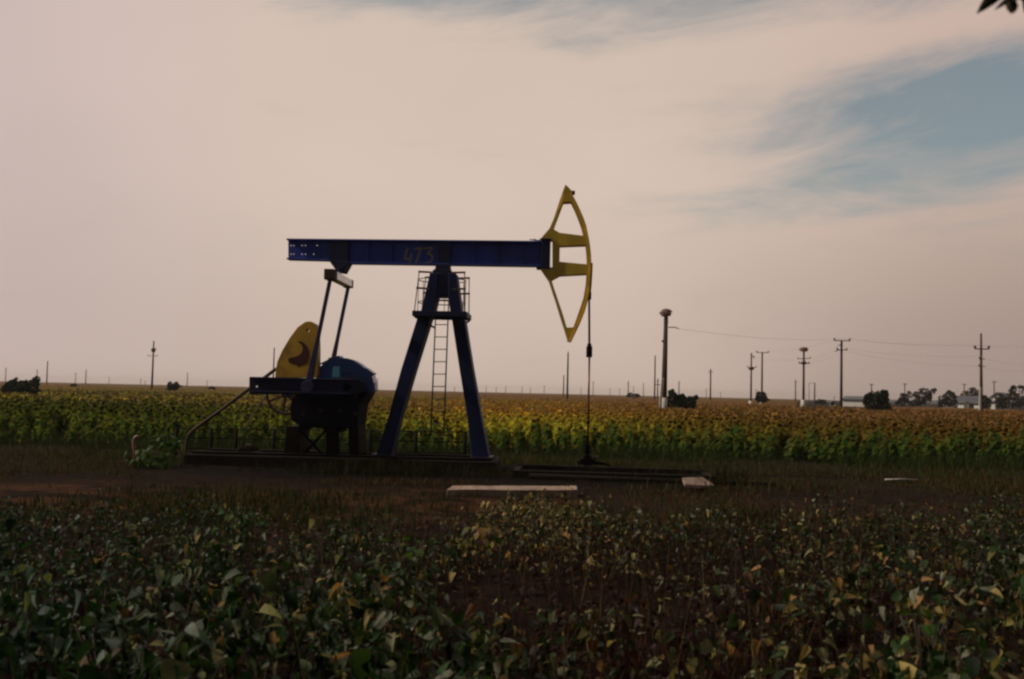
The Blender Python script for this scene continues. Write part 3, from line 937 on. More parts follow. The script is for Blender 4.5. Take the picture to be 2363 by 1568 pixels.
b = MB(); b.tube([(-.10, 0, -.2), (-.085, 0, 1.75)], .285, 12, .278); b.obj('white_foot', M['white'], o)
b = MB(); z = zof(888, 1532, 80); b.bar((-.85, .2, z), (-.15, .2, z - .03), .05, .05); b.obj('step_bracket', M['wood'], o)
nest(1536.5, 729.5, 80, 27, 15, 'pinkish twig nest on top of the thickest pole', 'stork nests on poles')

o, h = pole(1734, 815, 183, 'slim pole with a small drum halfway up, left neighbour of the T-topped one', .19, .12)
b = MB(); z = zof(851, 1733, 183); b.tube([(0, 0, z - .25), (0, 0, z + .25)], .42, 10, .62); b.obj('drum', M['insul'], o)
crossarm(o, zof(848, 1733, 183), .85, .08, (-1, 1), 0, -.5, 1.8)
b = MB(); z = zof(823, 1738, 183); b.tube([(.1, 0, z), (.45, 0, z + .05), (.5, 0, z - .35)], .1, 7); b.obj('side_insulator', M['insul'], o)
b = MB(); b.tube([(-.1, 0, -.2), (-.05, 0, 1.35)], .42, 10, .34); b.obj('white_foot', M['white'], o)
o, h = pole(1759, 813, 188, 'plain pole with one crossarm at its very top, rising behind a round bush', .20, .14)
crossarm(o, h - .1, 1.15, .12, (-1, 1), 0, -.2, 2.4)
b = MB(); b.tube([(-.1, 0, -.2), (-.05, 0, 1.3)], .42, 10, .34); b.obj('white_foot', M['white'], o)
o, h = pole(1855, 811, 162, 'pole with a small dark nest on top and two arms below it', .22, .15)
crossarm(o, zof(828, 1855, 162), 1.05, .10, (-1, 1), .06, -.2, 1.6)
crossarm(o, zof(839, 1855, 162), .85, .16, (-1, 1), 0, -.22, 1.8)
b = MB(); z = zof(838, 1855, 162); b.tube([(0, 0, z - .25), (0, 0, z + .25)], .36, 10, .42); b.obj('collar', M['insul'], o)
b = MB(); b.tube([(-.12, -.1, -.2), (-.08, -.1, 1.75)], .46, 10, .34); b.obj('white_foot', M['white'], o)
nest(1855, 811, 162, 20, 8.5, 'small dark nest on top of the pole with two arms', 'stork nests on poles')
P['nest_arm'] = W(1868, 839, 162)
o, h = pole(1942, 786, 139, 'tall pole with a wide T crossarm carrying insulators, left of the long white shed', .21, .15)
crossarm(o, h - .05, 1.12, .12, (-1, 1), 0, -.2, 2.6)
crossarm(o, zof(808, 1941, 139), .72, .12, (-1, 1), 0, -.2, 2.0)
b = MB(); z = zof(797, 1936, 139); b.tube([(-.1, 0, z + .1), (-.5, 0, z - .1)], .05, 6); b.tube([(-.3, 0, zof(808, 1936, 139)), (-.95, 0, zof(812, 1936, 139))], .05, 6); b.obj('stay_arm', M['wood'], o)
P['tl'] = W(1942, 786, 139) + Vector((-1.06, -.2, .3)); P['tr'] = W(1942, 786, 139) + Vector((1.06, -.2, .3)); P['tm'] = W(1946, 808, 139) + Vector((.3, -.2, .2))
o, h = pole(2264, 770, 117, 'tall pole with a spike top above its crossarm, in front of the village', .23, .11)
crossarm(o, zof(806, 2263, 117), .86, .12, (-1, 1), 0, -.2, 3.)
crossarm(o, zof(829, 2263, 117), .34, .08, (-1,), 0, -.2, 1.8)
crossarm(o, zof(846, 2263, 117), .40, .07, (-1,), 0, -.2, 1.6)
b = MB(); b.bar((-.22, -.16, -.2), (-.16, -.16, zof(893, 2257, 117)), .22, .16); b.obj('concrete_stub', M['white'], o)
P['vl'] = W(2263, 806, 117) + Vector((-.8, -.2, .45)); P['vr'] = W(2263, 806, 117) + Vector((.8, -.2, .45)); P['vm'] = W(2258, 829, 117) + Vector((-.2, -.2, .3))
o, h = pole(355, 787, 192, 'lone pole with a drum near its top on the left horizon, beside a bush', .22, .12)
b = MB(); z = zof(809, 355, 192); b.tube([(0, 0, z - .35), (0, 0, z + .4)], .30, 10, .52); b.obj('drum', M['insul'], o)
crossarm(o, zof(822, 355, 192), .95, .09, (-1, 1), 0, -.3, 1.6)
o, h = pole(1311, 815, 197, 'thin bare pole without arms seen between the horse head and the rod', .22, .14)
b = MB(); b.tube([(0, 0, h), (0, 0, h + .45)], .10, 8, .06); b.obj('pole_cap', M['white'], o)
o, h = pole(633, 803, 280, 'thin pole showing just left of the yellow counterweight', .24, .16)
# middle distance poles
for px_, py_, Yd, lb_, arm in ((1301, 866, 370, 'short pole close beside the thin bare pole, on its left', 0),
        (1512, 821, 260, 'tall faded mast left of the thickest pole', 0), (1518, 874, 380, 'short faded pole between the tall faded mast and the thickest pole', .7),
        (1567, 880, 450, 'short pole poking up behind the dark bush at the thickest pole', .6), (1640, 852, 300, 'faded pole with a small crossarm and spike, right of the dark bush', .8),
        (1836, 877, 400, 'short pole left of the one with the small dark nest', .8), (1450, 880, 450, 'short pole above a low bush, between the rod and the tall faded mast', .4),
        (110, 834, 400, 'tallest bare pole on the left, right of the big dark bush', 0), (86, 853, 540, 'lower bare pole rising right behind the big dark bush', .4),
        (14, 849, 560, 'leftmost pole, standing at the edge of the picture', .5), (199, 853, 500, 'faded bare pole midway from the big dark bush to the lone drum pole', 0),
        (433, 860, 560, 'faded thin pole right of the small horizon bush, before the crank', 0), (871, 873, 560, 'thin pole between the blue belt guard and the left post leg', 0)):
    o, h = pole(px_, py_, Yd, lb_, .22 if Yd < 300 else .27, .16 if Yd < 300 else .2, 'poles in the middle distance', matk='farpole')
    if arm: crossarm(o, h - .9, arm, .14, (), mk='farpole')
# H frame
o, h = pole(1880, 884, 430, 'dark post of two with a thin bar joining their tops, right of the nest pole', .34, .28, None, name='portal_pole', matk='farpole')
b = MB(); xo = W(1867, 884, 430).x - o.location.x; b.tube([(xo, 0, 0), (xo, 0, h)], .12, 7); b.obj('side_post', M['farpole'], o)
b = MB(); b.bar((xo - .2, 0, h - .1), (.3, 0, h - .1), .12, .12); b.obj('top_bar', M['farpole'], o)
# poles over the village
for px_, py_, Yd, lb_ in ((2011, 886, 300, 'pole top with a small bar showing over the big round tree'), (2088, 885, 330, 'pole rising out of the long tree clump'),
        (2225, 886, 330, 'thin pole behind the grey roofed house'), (2294, 880, 300, 'pole with a drum behind the white gable')):
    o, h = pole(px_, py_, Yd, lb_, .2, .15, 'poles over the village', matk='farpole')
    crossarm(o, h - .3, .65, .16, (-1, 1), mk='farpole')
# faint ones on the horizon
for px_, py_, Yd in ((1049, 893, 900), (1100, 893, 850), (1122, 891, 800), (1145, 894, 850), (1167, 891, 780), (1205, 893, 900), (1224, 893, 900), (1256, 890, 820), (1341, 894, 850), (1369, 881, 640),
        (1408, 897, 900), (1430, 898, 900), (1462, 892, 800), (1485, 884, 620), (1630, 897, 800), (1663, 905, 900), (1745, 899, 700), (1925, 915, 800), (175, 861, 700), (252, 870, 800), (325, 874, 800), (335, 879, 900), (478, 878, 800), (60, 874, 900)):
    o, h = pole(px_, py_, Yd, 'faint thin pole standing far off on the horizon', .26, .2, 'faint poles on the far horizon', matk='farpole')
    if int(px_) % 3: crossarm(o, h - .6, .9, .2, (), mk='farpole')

def wire(a, c_, sag, label, r=.009):
    b = MB(); pts = []
    for k in range(25):
        t = k / 24; p = a.lerp(c_, t); p.z -= sag * 4 * t * (1 - t); pts.append(p)
    b.tube(pts, r, 4); o = b.obj('overhead_wire', M['wire'])
    return tag(o, label, 'wire', 'overhead wires between the poles')
wire(P['near_arm'], P['tr'], .5, 'overhead wire sagging from the thickest pole to the wide T pole', .009)
wire(P['tl'], P['vl'], .3, 'upper of the wires from the wide T pole to the spike-topped pole')
wire(P['tr'], P['vr'], .45, 'upper right wire from the wide T pole to the spike-topped pole')
wire(P['tm'], P['vm'], .4, 'lower wire from the wide T pole to the spike-topped pole')
wire(P['nest_arm'], P['tm'], .4, 'wire from the small-nest pole to the wide T pole')
wire(P['vl'], W(2450, 764, 100), .6, 'left wire leaving the spike-topped pole out of the picture')
wire(P['vr'], W(2450, 771, 100), .7, 'right wire leaving the spike-topped pole out of the picture')
wire(P['vm'], W(2450, 835, 102), .6, 'lowest wire leaving the spike-topped pole out of the picture')

wire(W(1740, 826, 183), W(1846, 829, 162), .35, 'wire from the pole with a small drum to the small-nest pole')
wire(W(1768, 812, 188), W(1926, 786, 139), .4, 'wire from the plain T-topped pole to the wide T pole')
wire(W(1868, 829, 162), W(1936, 798, 139), .4, 'higher of the wires from the small-nest pole to the wide T pole')
wire(W(2256, 846, 117), W(2450, 850, 102), .5, 'wire from the lowest bracket of the spike-topped pole out of the picture')
wire(W(1950, 810, 139), W(2256, 846, 117), .45, 'lowest wire from the wide T pole to the spike-topped pole')

# ------------------------------------------------------------------ sunflower crop
def sunflower_cloud(seed, lod=0, yellow=.3, hs=1.):
    r = np.random.default_rng(seed); c = Cloud()
    H = r.uniform(.88, 1.06) * hs
    th = r.uniform(0, 6.28); lean = r.uniform(.02, .08)
    def sp(t): return np.array([lean * math.cos(th) * t * t, lean * math.sin(th) * t * t, H * t])
    n = 4 if lod == 0 else 2
    V, Q = [], []
    for i in range(n + 1):
        p = sp(i / n)
        for k in range(3): V.append(p + .012 * np.array([math.cos(2.09 * k), math.sin(2.09 * k), 0]))
    for i in range(n):
        for k in range(3): Q.append((i * 3 + k, i * 3 + (k + 1) % 3, i * 3 + 3 + (k + 1) % 3, i * 3 + 3 + k))
    c.raw(np.array(V), np.array(Q), np.tile([.10, .11, .03], (len(V), 1)))
    nl = 15 if lod == 0 else 8
    t = np.linspace(.22, .95, nl); pos = np.array([sp(x) for x in t]); yaw = np.arange(nl) * 2.4 + r.uniform(0, 6)
    pos[:, 0] += -np.sin(yaw) * .05; pos[:, 1] += np.cos(yaw) * .05
    size = (.30 - .16 * np.abs(t - .5)) * r.uniform(.8, 1.15, nl) * (1 if lod == 0 else 1.3)
    g1, y1, b1_ = np.array([.036, .078, .016]), np.array([.22, .19, .035]), np.array([.12, .075, .03])
    w = np.clip(yellow + .45 * (t - .5) + r.normal(0, .13, nl), 0, 1)[:, None]
    col = g1 * (1 - w) + y1 * w
    dead = (t < .36)[:, None] * r.uniform(0, 1, (nl, 1)); col = col * (1 - dead) + b1_ * dead
    if lod == 0: c.inst(LEAF, LEAFQ, pos, yaw, r.uniform(-.9, -.1, nl), r.normal(0, .25, nl), size, col)
    else: c.inst(LEAFS, LEAFSQ, pos, yaw, r.uniform(-.9, -.1, nl), r.normal(0, .25, nl), size, col)
    # hanging seed head
    hd = .085 * r.uniform(.8, 1.25); top = sp(1.)
    d = np.array([math.cos(th), math.sin(th), -.9]); d /= np.linalg.norm(d)
    u = np.cross(d, [0, 0, 1.]); u /= np.linalg.norm(u); v = np.cross(u, d)
    cen = top + np.array([math.cos(th) * .07, math.sin(th) * .07, .02]); m_ = 8 if lod == 0 else 6
    ringv = lambda rr, off: [cen + d * off + (u * math.cos(6.283 * k / m_) + v * math.sin(6.283 * k / m_)) * rr for k in range(m_)]
    V = ringv(.02, -.05) + ringv(hd, .0) + ringv(hd * .8, .03) + ringv(.01, .045)
    Q = [(i * m_ + k, i * m_ + (k + 1) % m_, (i + 1) * m_ + (k + 1) % m_, (i + 1) * m_ + k) for i in range(3) for k in range(m_)]
    C = [[.14, .13, .03]] * (2 * m_) + [[.085, .062, .022]] * (2 * m_)
    c.raw(np.array(V), np.array(Q), np.array(C))
    if lod == 0:                                    # withered ray petals and bracts round the head
        k = 12; a = np.arange(k) * 6.283 / k
        pos = np.array([cen + (u * math.cos(x) + v * math.sin(x)) * hd * .9 for x in a])
        c.inst(CARD, CARDQ, pos, r.uniform(0, 6, k), r.uniform(-1, 1, k), r.uniform(-1, 1, k), np.full(k, .06), np.tile([.24, .19, .035], (k, 1)))
    return c

SUNM = [sunflower_cloud(100 + i, 0, .04 + .05 * i).mesh('sunflower', M['crop']) for i in range(7)]
G_SUN = 'sunflowers along the near edge of the field'
cand = []
for row in range(4):
    yy = 31.2 + row * .62
    x = -19.5
    while x < 21.5:
        cand.append((x + random.uniform(-.12, .12), yy + random.uniform(-.18, .18) + .55 * math.sin(x * .5) + .35 * math.sin(x * 1.7 + 1), row)); x += .52
random.shuffle(cand); cand = sorted(cand[:300], key=lambda v: v[1])
for i, (x, y, row) in enumerate(cand):
    me = SUNM[random.choice((0, 0, 0, 1, 1, 2))]
    o = bpy.data.objects.new('sunflower', me); COL.objects.link(o)
    o.location = (x, y, gz(x, y) - .02); o.rotation_euler = (random.uniform(-.16, .16), random.uniform(-.16, .16), random.uniform(0, 6.28))
    s = random.choice((.62, .75, .85, .95, 1.0)) * random.uniform(.93, 1.07) * (.60, .76, .92, 1.)[row] * (1 + .10 * math.tanh((x - 1) / 5)); o.scale = (s * 1.05, s * 1.05, s * .92)
    tag(o, 'withered green sunflower plant in the front rows of the field behind the pump', 'sunflower', G_SUN)

def flat(c): return np.concatenate(c.V), np.concatenate(c.Q), np.concatenate(c.C)
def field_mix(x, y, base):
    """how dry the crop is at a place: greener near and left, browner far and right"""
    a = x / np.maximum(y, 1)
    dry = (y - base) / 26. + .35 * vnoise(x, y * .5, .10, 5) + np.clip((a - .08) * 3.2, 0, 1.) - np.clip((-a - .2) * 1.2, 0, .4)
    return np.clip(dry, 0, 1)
field = Cloud()
def scatter(templates, y0, y1, dens, sc0, sc1):
    area = (y1 - y0) * (y0 + y1) * .74
    n = int(area * dens)
    y = np.sqrt(rng.uniform(y0 ** 2, y1 ** 2, n)); x = rng.uniform(-.76, .76, n) * y
    which = rng.integers(0, len(templates), n)
    dry = field_mix(x, y, 38)
    for k, tm in enumerate(templates):
        V, Q, C = flat(tm); s = which == k; m = s.sum()
        w = dry[s][:, None]
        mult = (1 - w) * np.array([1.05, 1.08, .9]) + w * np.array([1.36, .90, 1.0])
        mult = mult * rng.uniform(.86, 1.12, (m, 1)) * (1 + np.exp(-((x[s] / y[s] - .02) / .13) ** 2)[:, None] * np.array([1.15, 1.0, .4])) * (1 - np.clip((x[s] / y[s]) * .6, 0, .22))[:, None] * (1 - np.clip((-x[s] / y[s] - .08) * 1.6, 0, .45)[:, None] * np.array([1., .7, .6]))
        pos = np.stack([x[s], y[s], np.zeros(m) - .02], 1)
        sc = rng.uniform(sc0, sc1, m)
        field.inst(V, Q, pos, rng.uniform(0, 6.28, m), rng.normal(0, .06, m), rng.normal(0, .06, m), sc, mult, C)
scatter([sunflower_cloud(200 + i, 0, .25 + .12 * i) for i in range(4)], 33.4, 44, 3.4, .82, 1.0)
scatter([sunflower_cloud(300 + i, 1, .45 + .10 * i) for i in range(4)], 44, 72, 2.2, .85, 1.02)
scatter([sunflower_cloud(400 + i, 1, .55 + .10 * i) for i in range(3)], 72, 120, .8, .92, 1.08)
fo_ = field.obj('sunflower_field', M['crop']); fo_['kind'] = 'stuff'
fo_['label'] = 'wide field of ripening sunflowers turning from green to brown'

# the canopy of the crop far away, one rough sheet of leaf tops up to the horizon
far = Cloud()
na = 820
azs = np.linspace(R(-48), R(48), na)
rs = 58 * np.power(2600 / 58., np.linspace(0, 1, 300))
A_, R_ = np.meshgrid(azs, rs)
A_ = A_ + rng.normal(0, .0006, A_.shape)
xx, yy = np.sin(A_) * R_, np.cos(A_) * R_
zz_ = .80 + .14 * rng.uniform(-1, 1, xx.shape) + .05 * vnoise(xx, yy, .3, 9)
zz_[0] = 0.0
lim = np.where(A_ > R(16), 165 + 25 * vnoise(A_ * 30, R_ * 0, 1., 3), 1e9)
zz_ = np.where(R_ > lim, -.3, zz_)
dry = np.clip(.80 + .40 * vnoise(xx, yy * .35, .05, 11) - .5 * np.clip((-A_ - .25) * 2, 0, 1) * np.clip(1.3 - R_ / 160, 0, 1), 0, 1)[..., None]
gcol, bcol = np.array([.17, .155, .030]), np.array([.275, .135, .050])
cc_ = (gcol * (1 - dry) + bcol * dry) * rng.uniform(.7, 1.2, dry.shape)
nr, nc = xx.shape
idx = np.arange(nr * nc).reshape(nr, nc)
Qd = np.stack([idx[:-1, :-1], idx[:-1, 1:], idx[1:, 1:], idx[1:, :-1]], -1).reshape(-1, 4)
far.raw(np.stack([xx, yy, zz_], -1).reshape(-1, 3), Qd, cc_.reshape(-1, 3))
# seed heads and leaf tufts standing out of it
n = 9000
y = 58 * np.power(260 / 58., rng.uniform(0, 1, n)); x = rng.uniform(-.58, .58, n) * y
k = (x / y < .26) | (y < 150); x, y = x[k], y[k]; n = len(x)
d_ = np.clip(.7 + .5 * vnoise(x, y * .35, .05, 11) + rng.normal(0, .2, n), 0, 1)[:, None]
col = (np.array([.20, .18, .035]) * (1 - d_) + np.array([.26, .13, .05]) * d_) * rng.uniform(.5, 1.3, (n, 1))
far.inst(CARD, CARDQ, np.stack([x, y, rng.uniform(.82, 1.0, n)], 1), rng.uniform(0, 6.3, n), rng.uniform(-1.2, 1.2, n), rng.uniform(-1.2, 1.2, n), rng.uniform(.15, .42, n), col)
fo2 = far.obj('far_crop', M['crop']); fo2['kind'] = 'stuff'
fo2['label'] = 'brown crop canopy reaching to the horizon'

# ------------------------------------------------------------------ verge grass
gr = Cloud()
def grass(n, y0, y1, h0, h1, cols, cond=None):
    y = rng.uniform(y0, y1, n); x = rng.uniform(-.62, .62, n) * y
    keep = vnoise(x, y, 1.1, 21) + .5 * vnoise(x, y, 3.5, 22) > rng.normal(-.35, .5, n)
    pj = (x - PR.x) ** 2 / 9 + (y - PR.y) ** 2 / 1. > 0
    keep &= pj
    if cond is not None: keep &= cond(x, y)
    x, y = x[keep], y[keep]; m = len(x)
    cols = np.array(cols); col = cols[rng.integers(0, len(cols), m)] * rng.uniform(.6, 1.3, (m, 1))
    h = rng.uniform(h0, h1, m) * (1 + .4 * vnoise(x, y, .8, 23)).clip(.3, 2)
    sc = np.stack([rng.uniform(.012, .03, m), h, h], 1)
    gr.inst(BLADE, BLADEQ, np.stack([x, y, np.zeros(m) - .02], 1), rng.uniform(0, 6.3, m), rng.uniform(-.35, .35, m), rng.uniform(-.3, .3, m), sc, col)
GRN, OLV, DRY, RED = (.028, .052, .012), (.045, .045, .013), (.105, .06, .025), (.085, .034, .016)
grass(30000, 25.6, 31.0, .06, .22, (GRN, OLV, GRN, DRY))
grass(22000, 20.6, 26, .04, .16, (OLV, OLV, GRN, DRY, RED), lambda x, y: (x > 4.0) | (x < -7.5))
grass(4000, 20.0, 21.2, .04, .12, (DRY, RED, OLV), lambda x, y: (x > -7.5) & (x < 0.0))
grass(15000, 16.2, 20.6, .03, .10, (DRY, RED, DRY, OLV), lambda x, y: (vnoise(x, y, .9, 41) > -.1))
grass(14000, 15.5, 23.5, .06, .24, (OLV, GRN, DRY, (.04, .025, .012)), lambda x, y: (x > 1.5 + .5 * (21 - y)) & (vnoise(x, y, .7, 42) > -.3))
grass(9000, 22.2, 23.7, .08, .34, ((.018, .020, .008), (.03, .02, .01), (.025, .03, .01)), lambda x, y: (x > -8.5) & (x < 5.5))
grass(8000, 13.5, 18.5, .06, .22, (GRN, (.02, .03, .01), OLV), lambda x, y: (x < -.5) & (vnoise(x, y, .7, 44) > -.15))
grass(6000, 14.2, 18.5, .08, .28, (OLV, DRY, GRN), lambda x, y: vnoise(x, y, .8, 43) > .55)
grass(5000, 12.8, 16.2, .03, .11, (DRY, RED, OLV, OLV))
grass(14000, 28.6, 32.0, .12, .50, (GRN, (.02, .04, .01), OLV))
go = gr.obj('verge_grass', M['grassm']); go['kind'] = 'stuff'; go['label'] = 'thin dry and green grass on the verge and track'

# ------------------------------------------------------------------ leafy weeds in the foreground
wd = Cloud()
N = 3500
y = np.sqrt(rng.uniform(3.9 ** 2, 17.2 ** 2, N)); x = rng.uniform(-.66, .66, N) * y
angx = x / y
back_edge = 13.5 + 1.3 * vnoise(x, x * 0, .8, 31) + 3.0 * np.exp(-((angx - .02) / .06) ** 2) + 2.6 / (1 + np.exp(-(angx - .13) / .03)) + 1.0 * vnoise(x, y, 2.2, 34)
cl = vnoise(x, y, .9, 32) + .4 * vnoise(x, y, 2.6, 33)
ang = x / y
dryz = np.exp(-((ang - .17) / .17) ** 2) * np.clip((12.8 - y) / 2.5, 0, 1) * np.clip((y - 5.4) / 1.5, 0, 1)
keep = (y < back_edge) & (cl > -.75) & (rng.uniform(0, 1, N) > .35 * dryz) & (rng.uniform(0, 1, N) > .35 * (y > 12.5))
x, y, ang, dryz, cl = x[keep], y[keep], ang[keep], dryz[keep], cl[keep]
Hh = (.42 + .17 * cl.clip(-1.4, 1.3)) * rng.uniform(.55, 1.25, len(x)) * (1 - .25 * dryz) * np.clip((back_edge[keep] - y) / 2.2 + .45, .4, 1)
GRc = np.array([(.014, .036, .008), (.022, .050, .011), (.034, .066, .015), (.065, .085, .032)])
YEc = np.array([(.20, .17, .05), (.30, .22, .07), (.26, .14, .05), (.20, .19, .09)])
BRc = np.array([(.036, .013, .010), (.052, .019, .012), (.026, .009, .008), (.12, .058, .026)])
for lvl in range(13):
    m = len(x); t = (lvl + rng.uniform(0, 1, m)) / 13
    yaw = rng.uniform(0, 6.28, m); rr = rng.uniform(.03, .20, m) * (1.15 - .5 * t)
    pos = np.stack([x - np.sin(yaw) * rr, y + np.cos(yaw) * rr, Hh * (.12 + .88 * t)], 1)
    u = rng.uniform(0, 1, m)
    pd = np.clip(.08 + .62 * dryz, 0, .9); py_ = .07 + .09 * (ang > .25) + .45 * np.exp(-((ang - .03) / .08) ** 2) * (y > 10.) + .16 * (ang > .30) * (y < 7.5)
    col = np.where((u < pd)[:, None], BRc[rng.integers(0, 4, m)], np.where((u < pd + py_)[:, None], YEc[rng.integers(0, 4, m)], GRc[rng.integers(0, 4, m)]))
    col = col * np.where(((u >= pd) & (u < pd + py_))[:, None], rng.uniform(.6, 1.3, (m, 1)), rng.uniform(.30, .95, (m, 1)))
    pale = rng.uniform(0, 1, m) < .10  # a share of leaves coloured pale to paint in glints
    col[pale] = np.array([.17, .17, .115]) * rng.uniform(.6, 1.2, (pale.sum(), 1))
    left_cool = np.clip((-ang - .15) * 3, 0, 1)[:, None]
    col = col * (1 - left_cool * np.array([.35, .1, -.15]))
    sz = rng.uniform(.05, .125, m) * rng.choice([.7, 1., 1.25], m) * np.where(u < pd, .8, 1.) * (.75 + .35 * np.clip((9 - y) / 4, -.6, 1))
    wd.inst(LEAF, LEAFQ, pos, yaw, rng.normal(-.45, .65, m), rng.normal(0, .6, m), np.stack([sz * rng.uniform(.45, 1., m), sz, sz * rng.uniform(.3, 1.8, m)], 1), col)
# stems and dry stalks
def stalks(x, y, h, cols, rad):
    m = len(x); T, Q = [], []
    for i, zq in enumerate((0, .5, 1)):
        for k in range(3): T.append((math.cos(2.09 * k) * (1 - .5 * zq), math.sin(2.09 * k) * (1 - .5 * zq) + .0, zq))
    for i in range(2):
        for k in range(3): Q.append((i * 3 + k, i * 3 + (k + 1) % 3, i * 3 + 3 + (k + 1) % 3, i * 3 + 3 + k))
    cols = np.array(cols); col = cols[rng.integers(0, len(cols), m)] * rng.uniform(.6, 1.3, (m, 1))
    wd.inst(np.array(T), np.array(Q), np.stack([x, y, np.full(m, -.02)], 1), rng.uniform(0, 6.3, m), rng.normal(0, .22, m), rng.normal(0, .22, m), np.stack([np.full(m, rad), np.full(m, rad), h], 1), col)
stalks(x, y, Hh * .95, [(.028, .028, .011), (.035, .017, .010)], .006)
n = 1500
y2 = rng.uniform(5.5, 13, n); x2 = rng.normal(.17, .17, n) * y2
stalks(x2, y2, rng.uniform(.2, .5, n), BRc, .004)
n = 260
y2 = rng.uniform(4.5, 12, n); x2 = rng.uniform(-.6, .6, n) * y2
stalks(x2, y2, rng.uniform(.45, .72, n), [(.12, .10, .05), (.17, .11, .06)], .004)
# low litter of fallen leaves
n = 5000
y2 = np.sqrt(rng.uniform(3.9 ** 2, 15 ** 2, n)); x2 = rng.uniform(-.64, .64, n) * y2
wd.inst(LEAFS, LEAFSQ, np.stack([x2, y2, rng.uniform(.0, .06, n)], 1), rng.uniform(0, 6.3, n), rng.normal(0, .4, n), rng.normal(0, .4, n), rng.uniform(.04, .10, n), BRc[rng.integers(0, 4, n)] * .7)
wo_ = wd.obj('leafy_weeds', M['leaf']); wo_['kind'] = 'stuff'; wo_['label'] = 'tangle of broad leaved weeds, green, yellowing and dry, across the foreground'

# a few plants that stand out
def weed(px, py, D, h, label, cols, n=26, size=.11, spread=.2, seed=1):
    r = np.random.default_rng(seed); p = W(px, py, D); o = thing('weed_plant', label, 'weed', (p.x, D, 0), 0, 'single weeds that stand out')
    c = Cloud(); t = r.uniform(.15, 1, n); yaw = r.uniform(0, 6.28, n); rr = r.uniform(.02, spread, n)
    cols = np.array(cols)
    c.inst(LEAF, LEAFQ, np.stack([-np.sin(yaw) * rr, np.cos(yaw) * rr, h * t], 1), yaw, r.normal(-.4, .45, n), r.normal(0, .4, n), r.uniform(.6, 1.2, n) * size, cols[r.integers(0, len(cols), n)] * r.uniform(.7, 1.25, (n, 1)))
    c.obj('leaves', M['leaf'], o)
    b = MB()
    for k in range(4):
        a = r.uniform(0, 6.28); b.tube([(0, 0, -.03), (.05 * math.cos(a), .05 * math.sin(a), h * .5), (.14 * math.cos(a), .14 * math.sin(a), h * r.uniform(.8, 1))], .006, 5)
    b.obj('stem', M['bark'], o)
YL = [(.24, .18, .055), (.22, .12, .045), (.10, .10, .035)]
GL = [(.035, .08, .015), (.065, .11, .02), (.025, .05, .012)]
weed(1135, 1160, 12.5, .55, 'yellowing weed with drooping leaves just in front of the concrete beam', YL, 34, .085, .18, 3)
weed(1110, 1210, 11.2, .42, 'brown and yellow weed below the concrete beam, in the dry patch', YL, 30, .095, .24, 4)
weed(2055, 1520, 5.0, .40, 'weed with pale yellow leaves at the bottom edge, lower right', YL, 12, .10, .14, 5)
weed(2220, 1490, 5.0, .42, 'weed with large bright green leaves in the lower right corner', GL, 14, .15, .2, 6)
weed(2130, 1340, 6.6, .55, 'bright green weed above the yellow leaves, lower right', GL, 22, .09, .14, 7)
weed(235, 1420, 6.0, .50, 'weed with a pale curled leaf in the lower left', [(.22, .16, .11), (.05, .08, .04), (.06, .09, .06)], 16, .11, .2, 8)
weed(385, 1050, 23.3, .75, 'bright green bushy weed at the left end of the mesh fence', GL, 60, .16, .42, 9)
weed(345, 1075, 22.6, .45, 'low green weed under the gooseneck vent pipe', GL, 50, .14, .5, 10)
weed(940, 1240, 9.5, .52, 'fresh green weed left of the dry brown patch', GL, 40, .09, .3, 11)
weed(560, 1200, 11.5, .5, 'green weed with small glinting leaves near the dirt track', GL, 40, .09, .3, 12)

# ------------------------------------------------------------------ bushes and trees
def bush(name, label, cat, px, py_base, Yd, wpx, hpx, col, n, leaf, lumps, trunk=True, group=None, sink=0., seed=0):
    r = np.random.default_rng(int(px) + seed); s = Yd / FPX; w, h = wpx * s, hpx * s
    base = W(px, py_base, Yd); z0 = max(0., base.z)
    o = thing(name, label, cat, (base.x, Yd, 0), 0, group)
    c = Cloud(); P0 = []
    for (cx_, cz_, rx, rz) in lumps:
        m = int(n * rx * rz / sum(l[2] * l[3] for l in lumps))
        d = r.normal(0, 1, (m, 3)); d /= np.linalg.norm(d, axis=1)[:, None]
        rad = r.uniform(.45, 1.05, (m, 1)) ** .6
        p = d * rad * np.array([rx * w, min(rx * w, rx * h * 1.5), rz * h]) + np.array([cx_ * w, 0, cz_ * h + z0])
        P0.append(p)
    p = np.concatenate(P0)
    for k in range(26):
        q0 = p[r.integers(0, len(p))]; dd = np.linalg.norm(p - q0, axis=1); rad_ = r.uniform(.10, .22) * h
        p = p + (r.normal(0, .12, 3) * np.array([w, w * .5, h]) * .9)[None] * np.exp(-(dd / rad_) ** 2)[:, None]
    p = p[p[:, 2] > .02]; m = len(p)
    tint = np.array(col) * r.uniform(.5, 1.5, (m, 1))
    c.inst(CARD, CARDQ, p, r.uniform(0, 6.3, m), r.uniform(-1.3, 1.3, m), r.uniform(-1.3, 1.3, m), r.uniform(.6, 1.5, m) * leaf, tint)
    c.obj('crown', M['bush'], o)
    b = MB()
    top = z0 + h * .6
    b.tube([(0, 0, -.1), (.02 * w, 0, top * .5), (0, 0, top)], max(.05, .02 * w), 7, .03)
    for k in range(4):
        a = r.uniform(0, 6.28); b.tube([(0, 0, top * .35), (.25 * w * math.cos(a), .2 * w * math.sin(a), top * .9)], max(.03, .012 * w), 5, .02)
    b.obj('trunk', M['bark'], o)
    return o
DG, DG2, BG = (.016, .028, .014), (.022, .026, .016), (.014, .030, .020)
RB = [(-.25, .42, .26, .42), (.18, .45, .30, .46), (0, .62, .28, .38)]
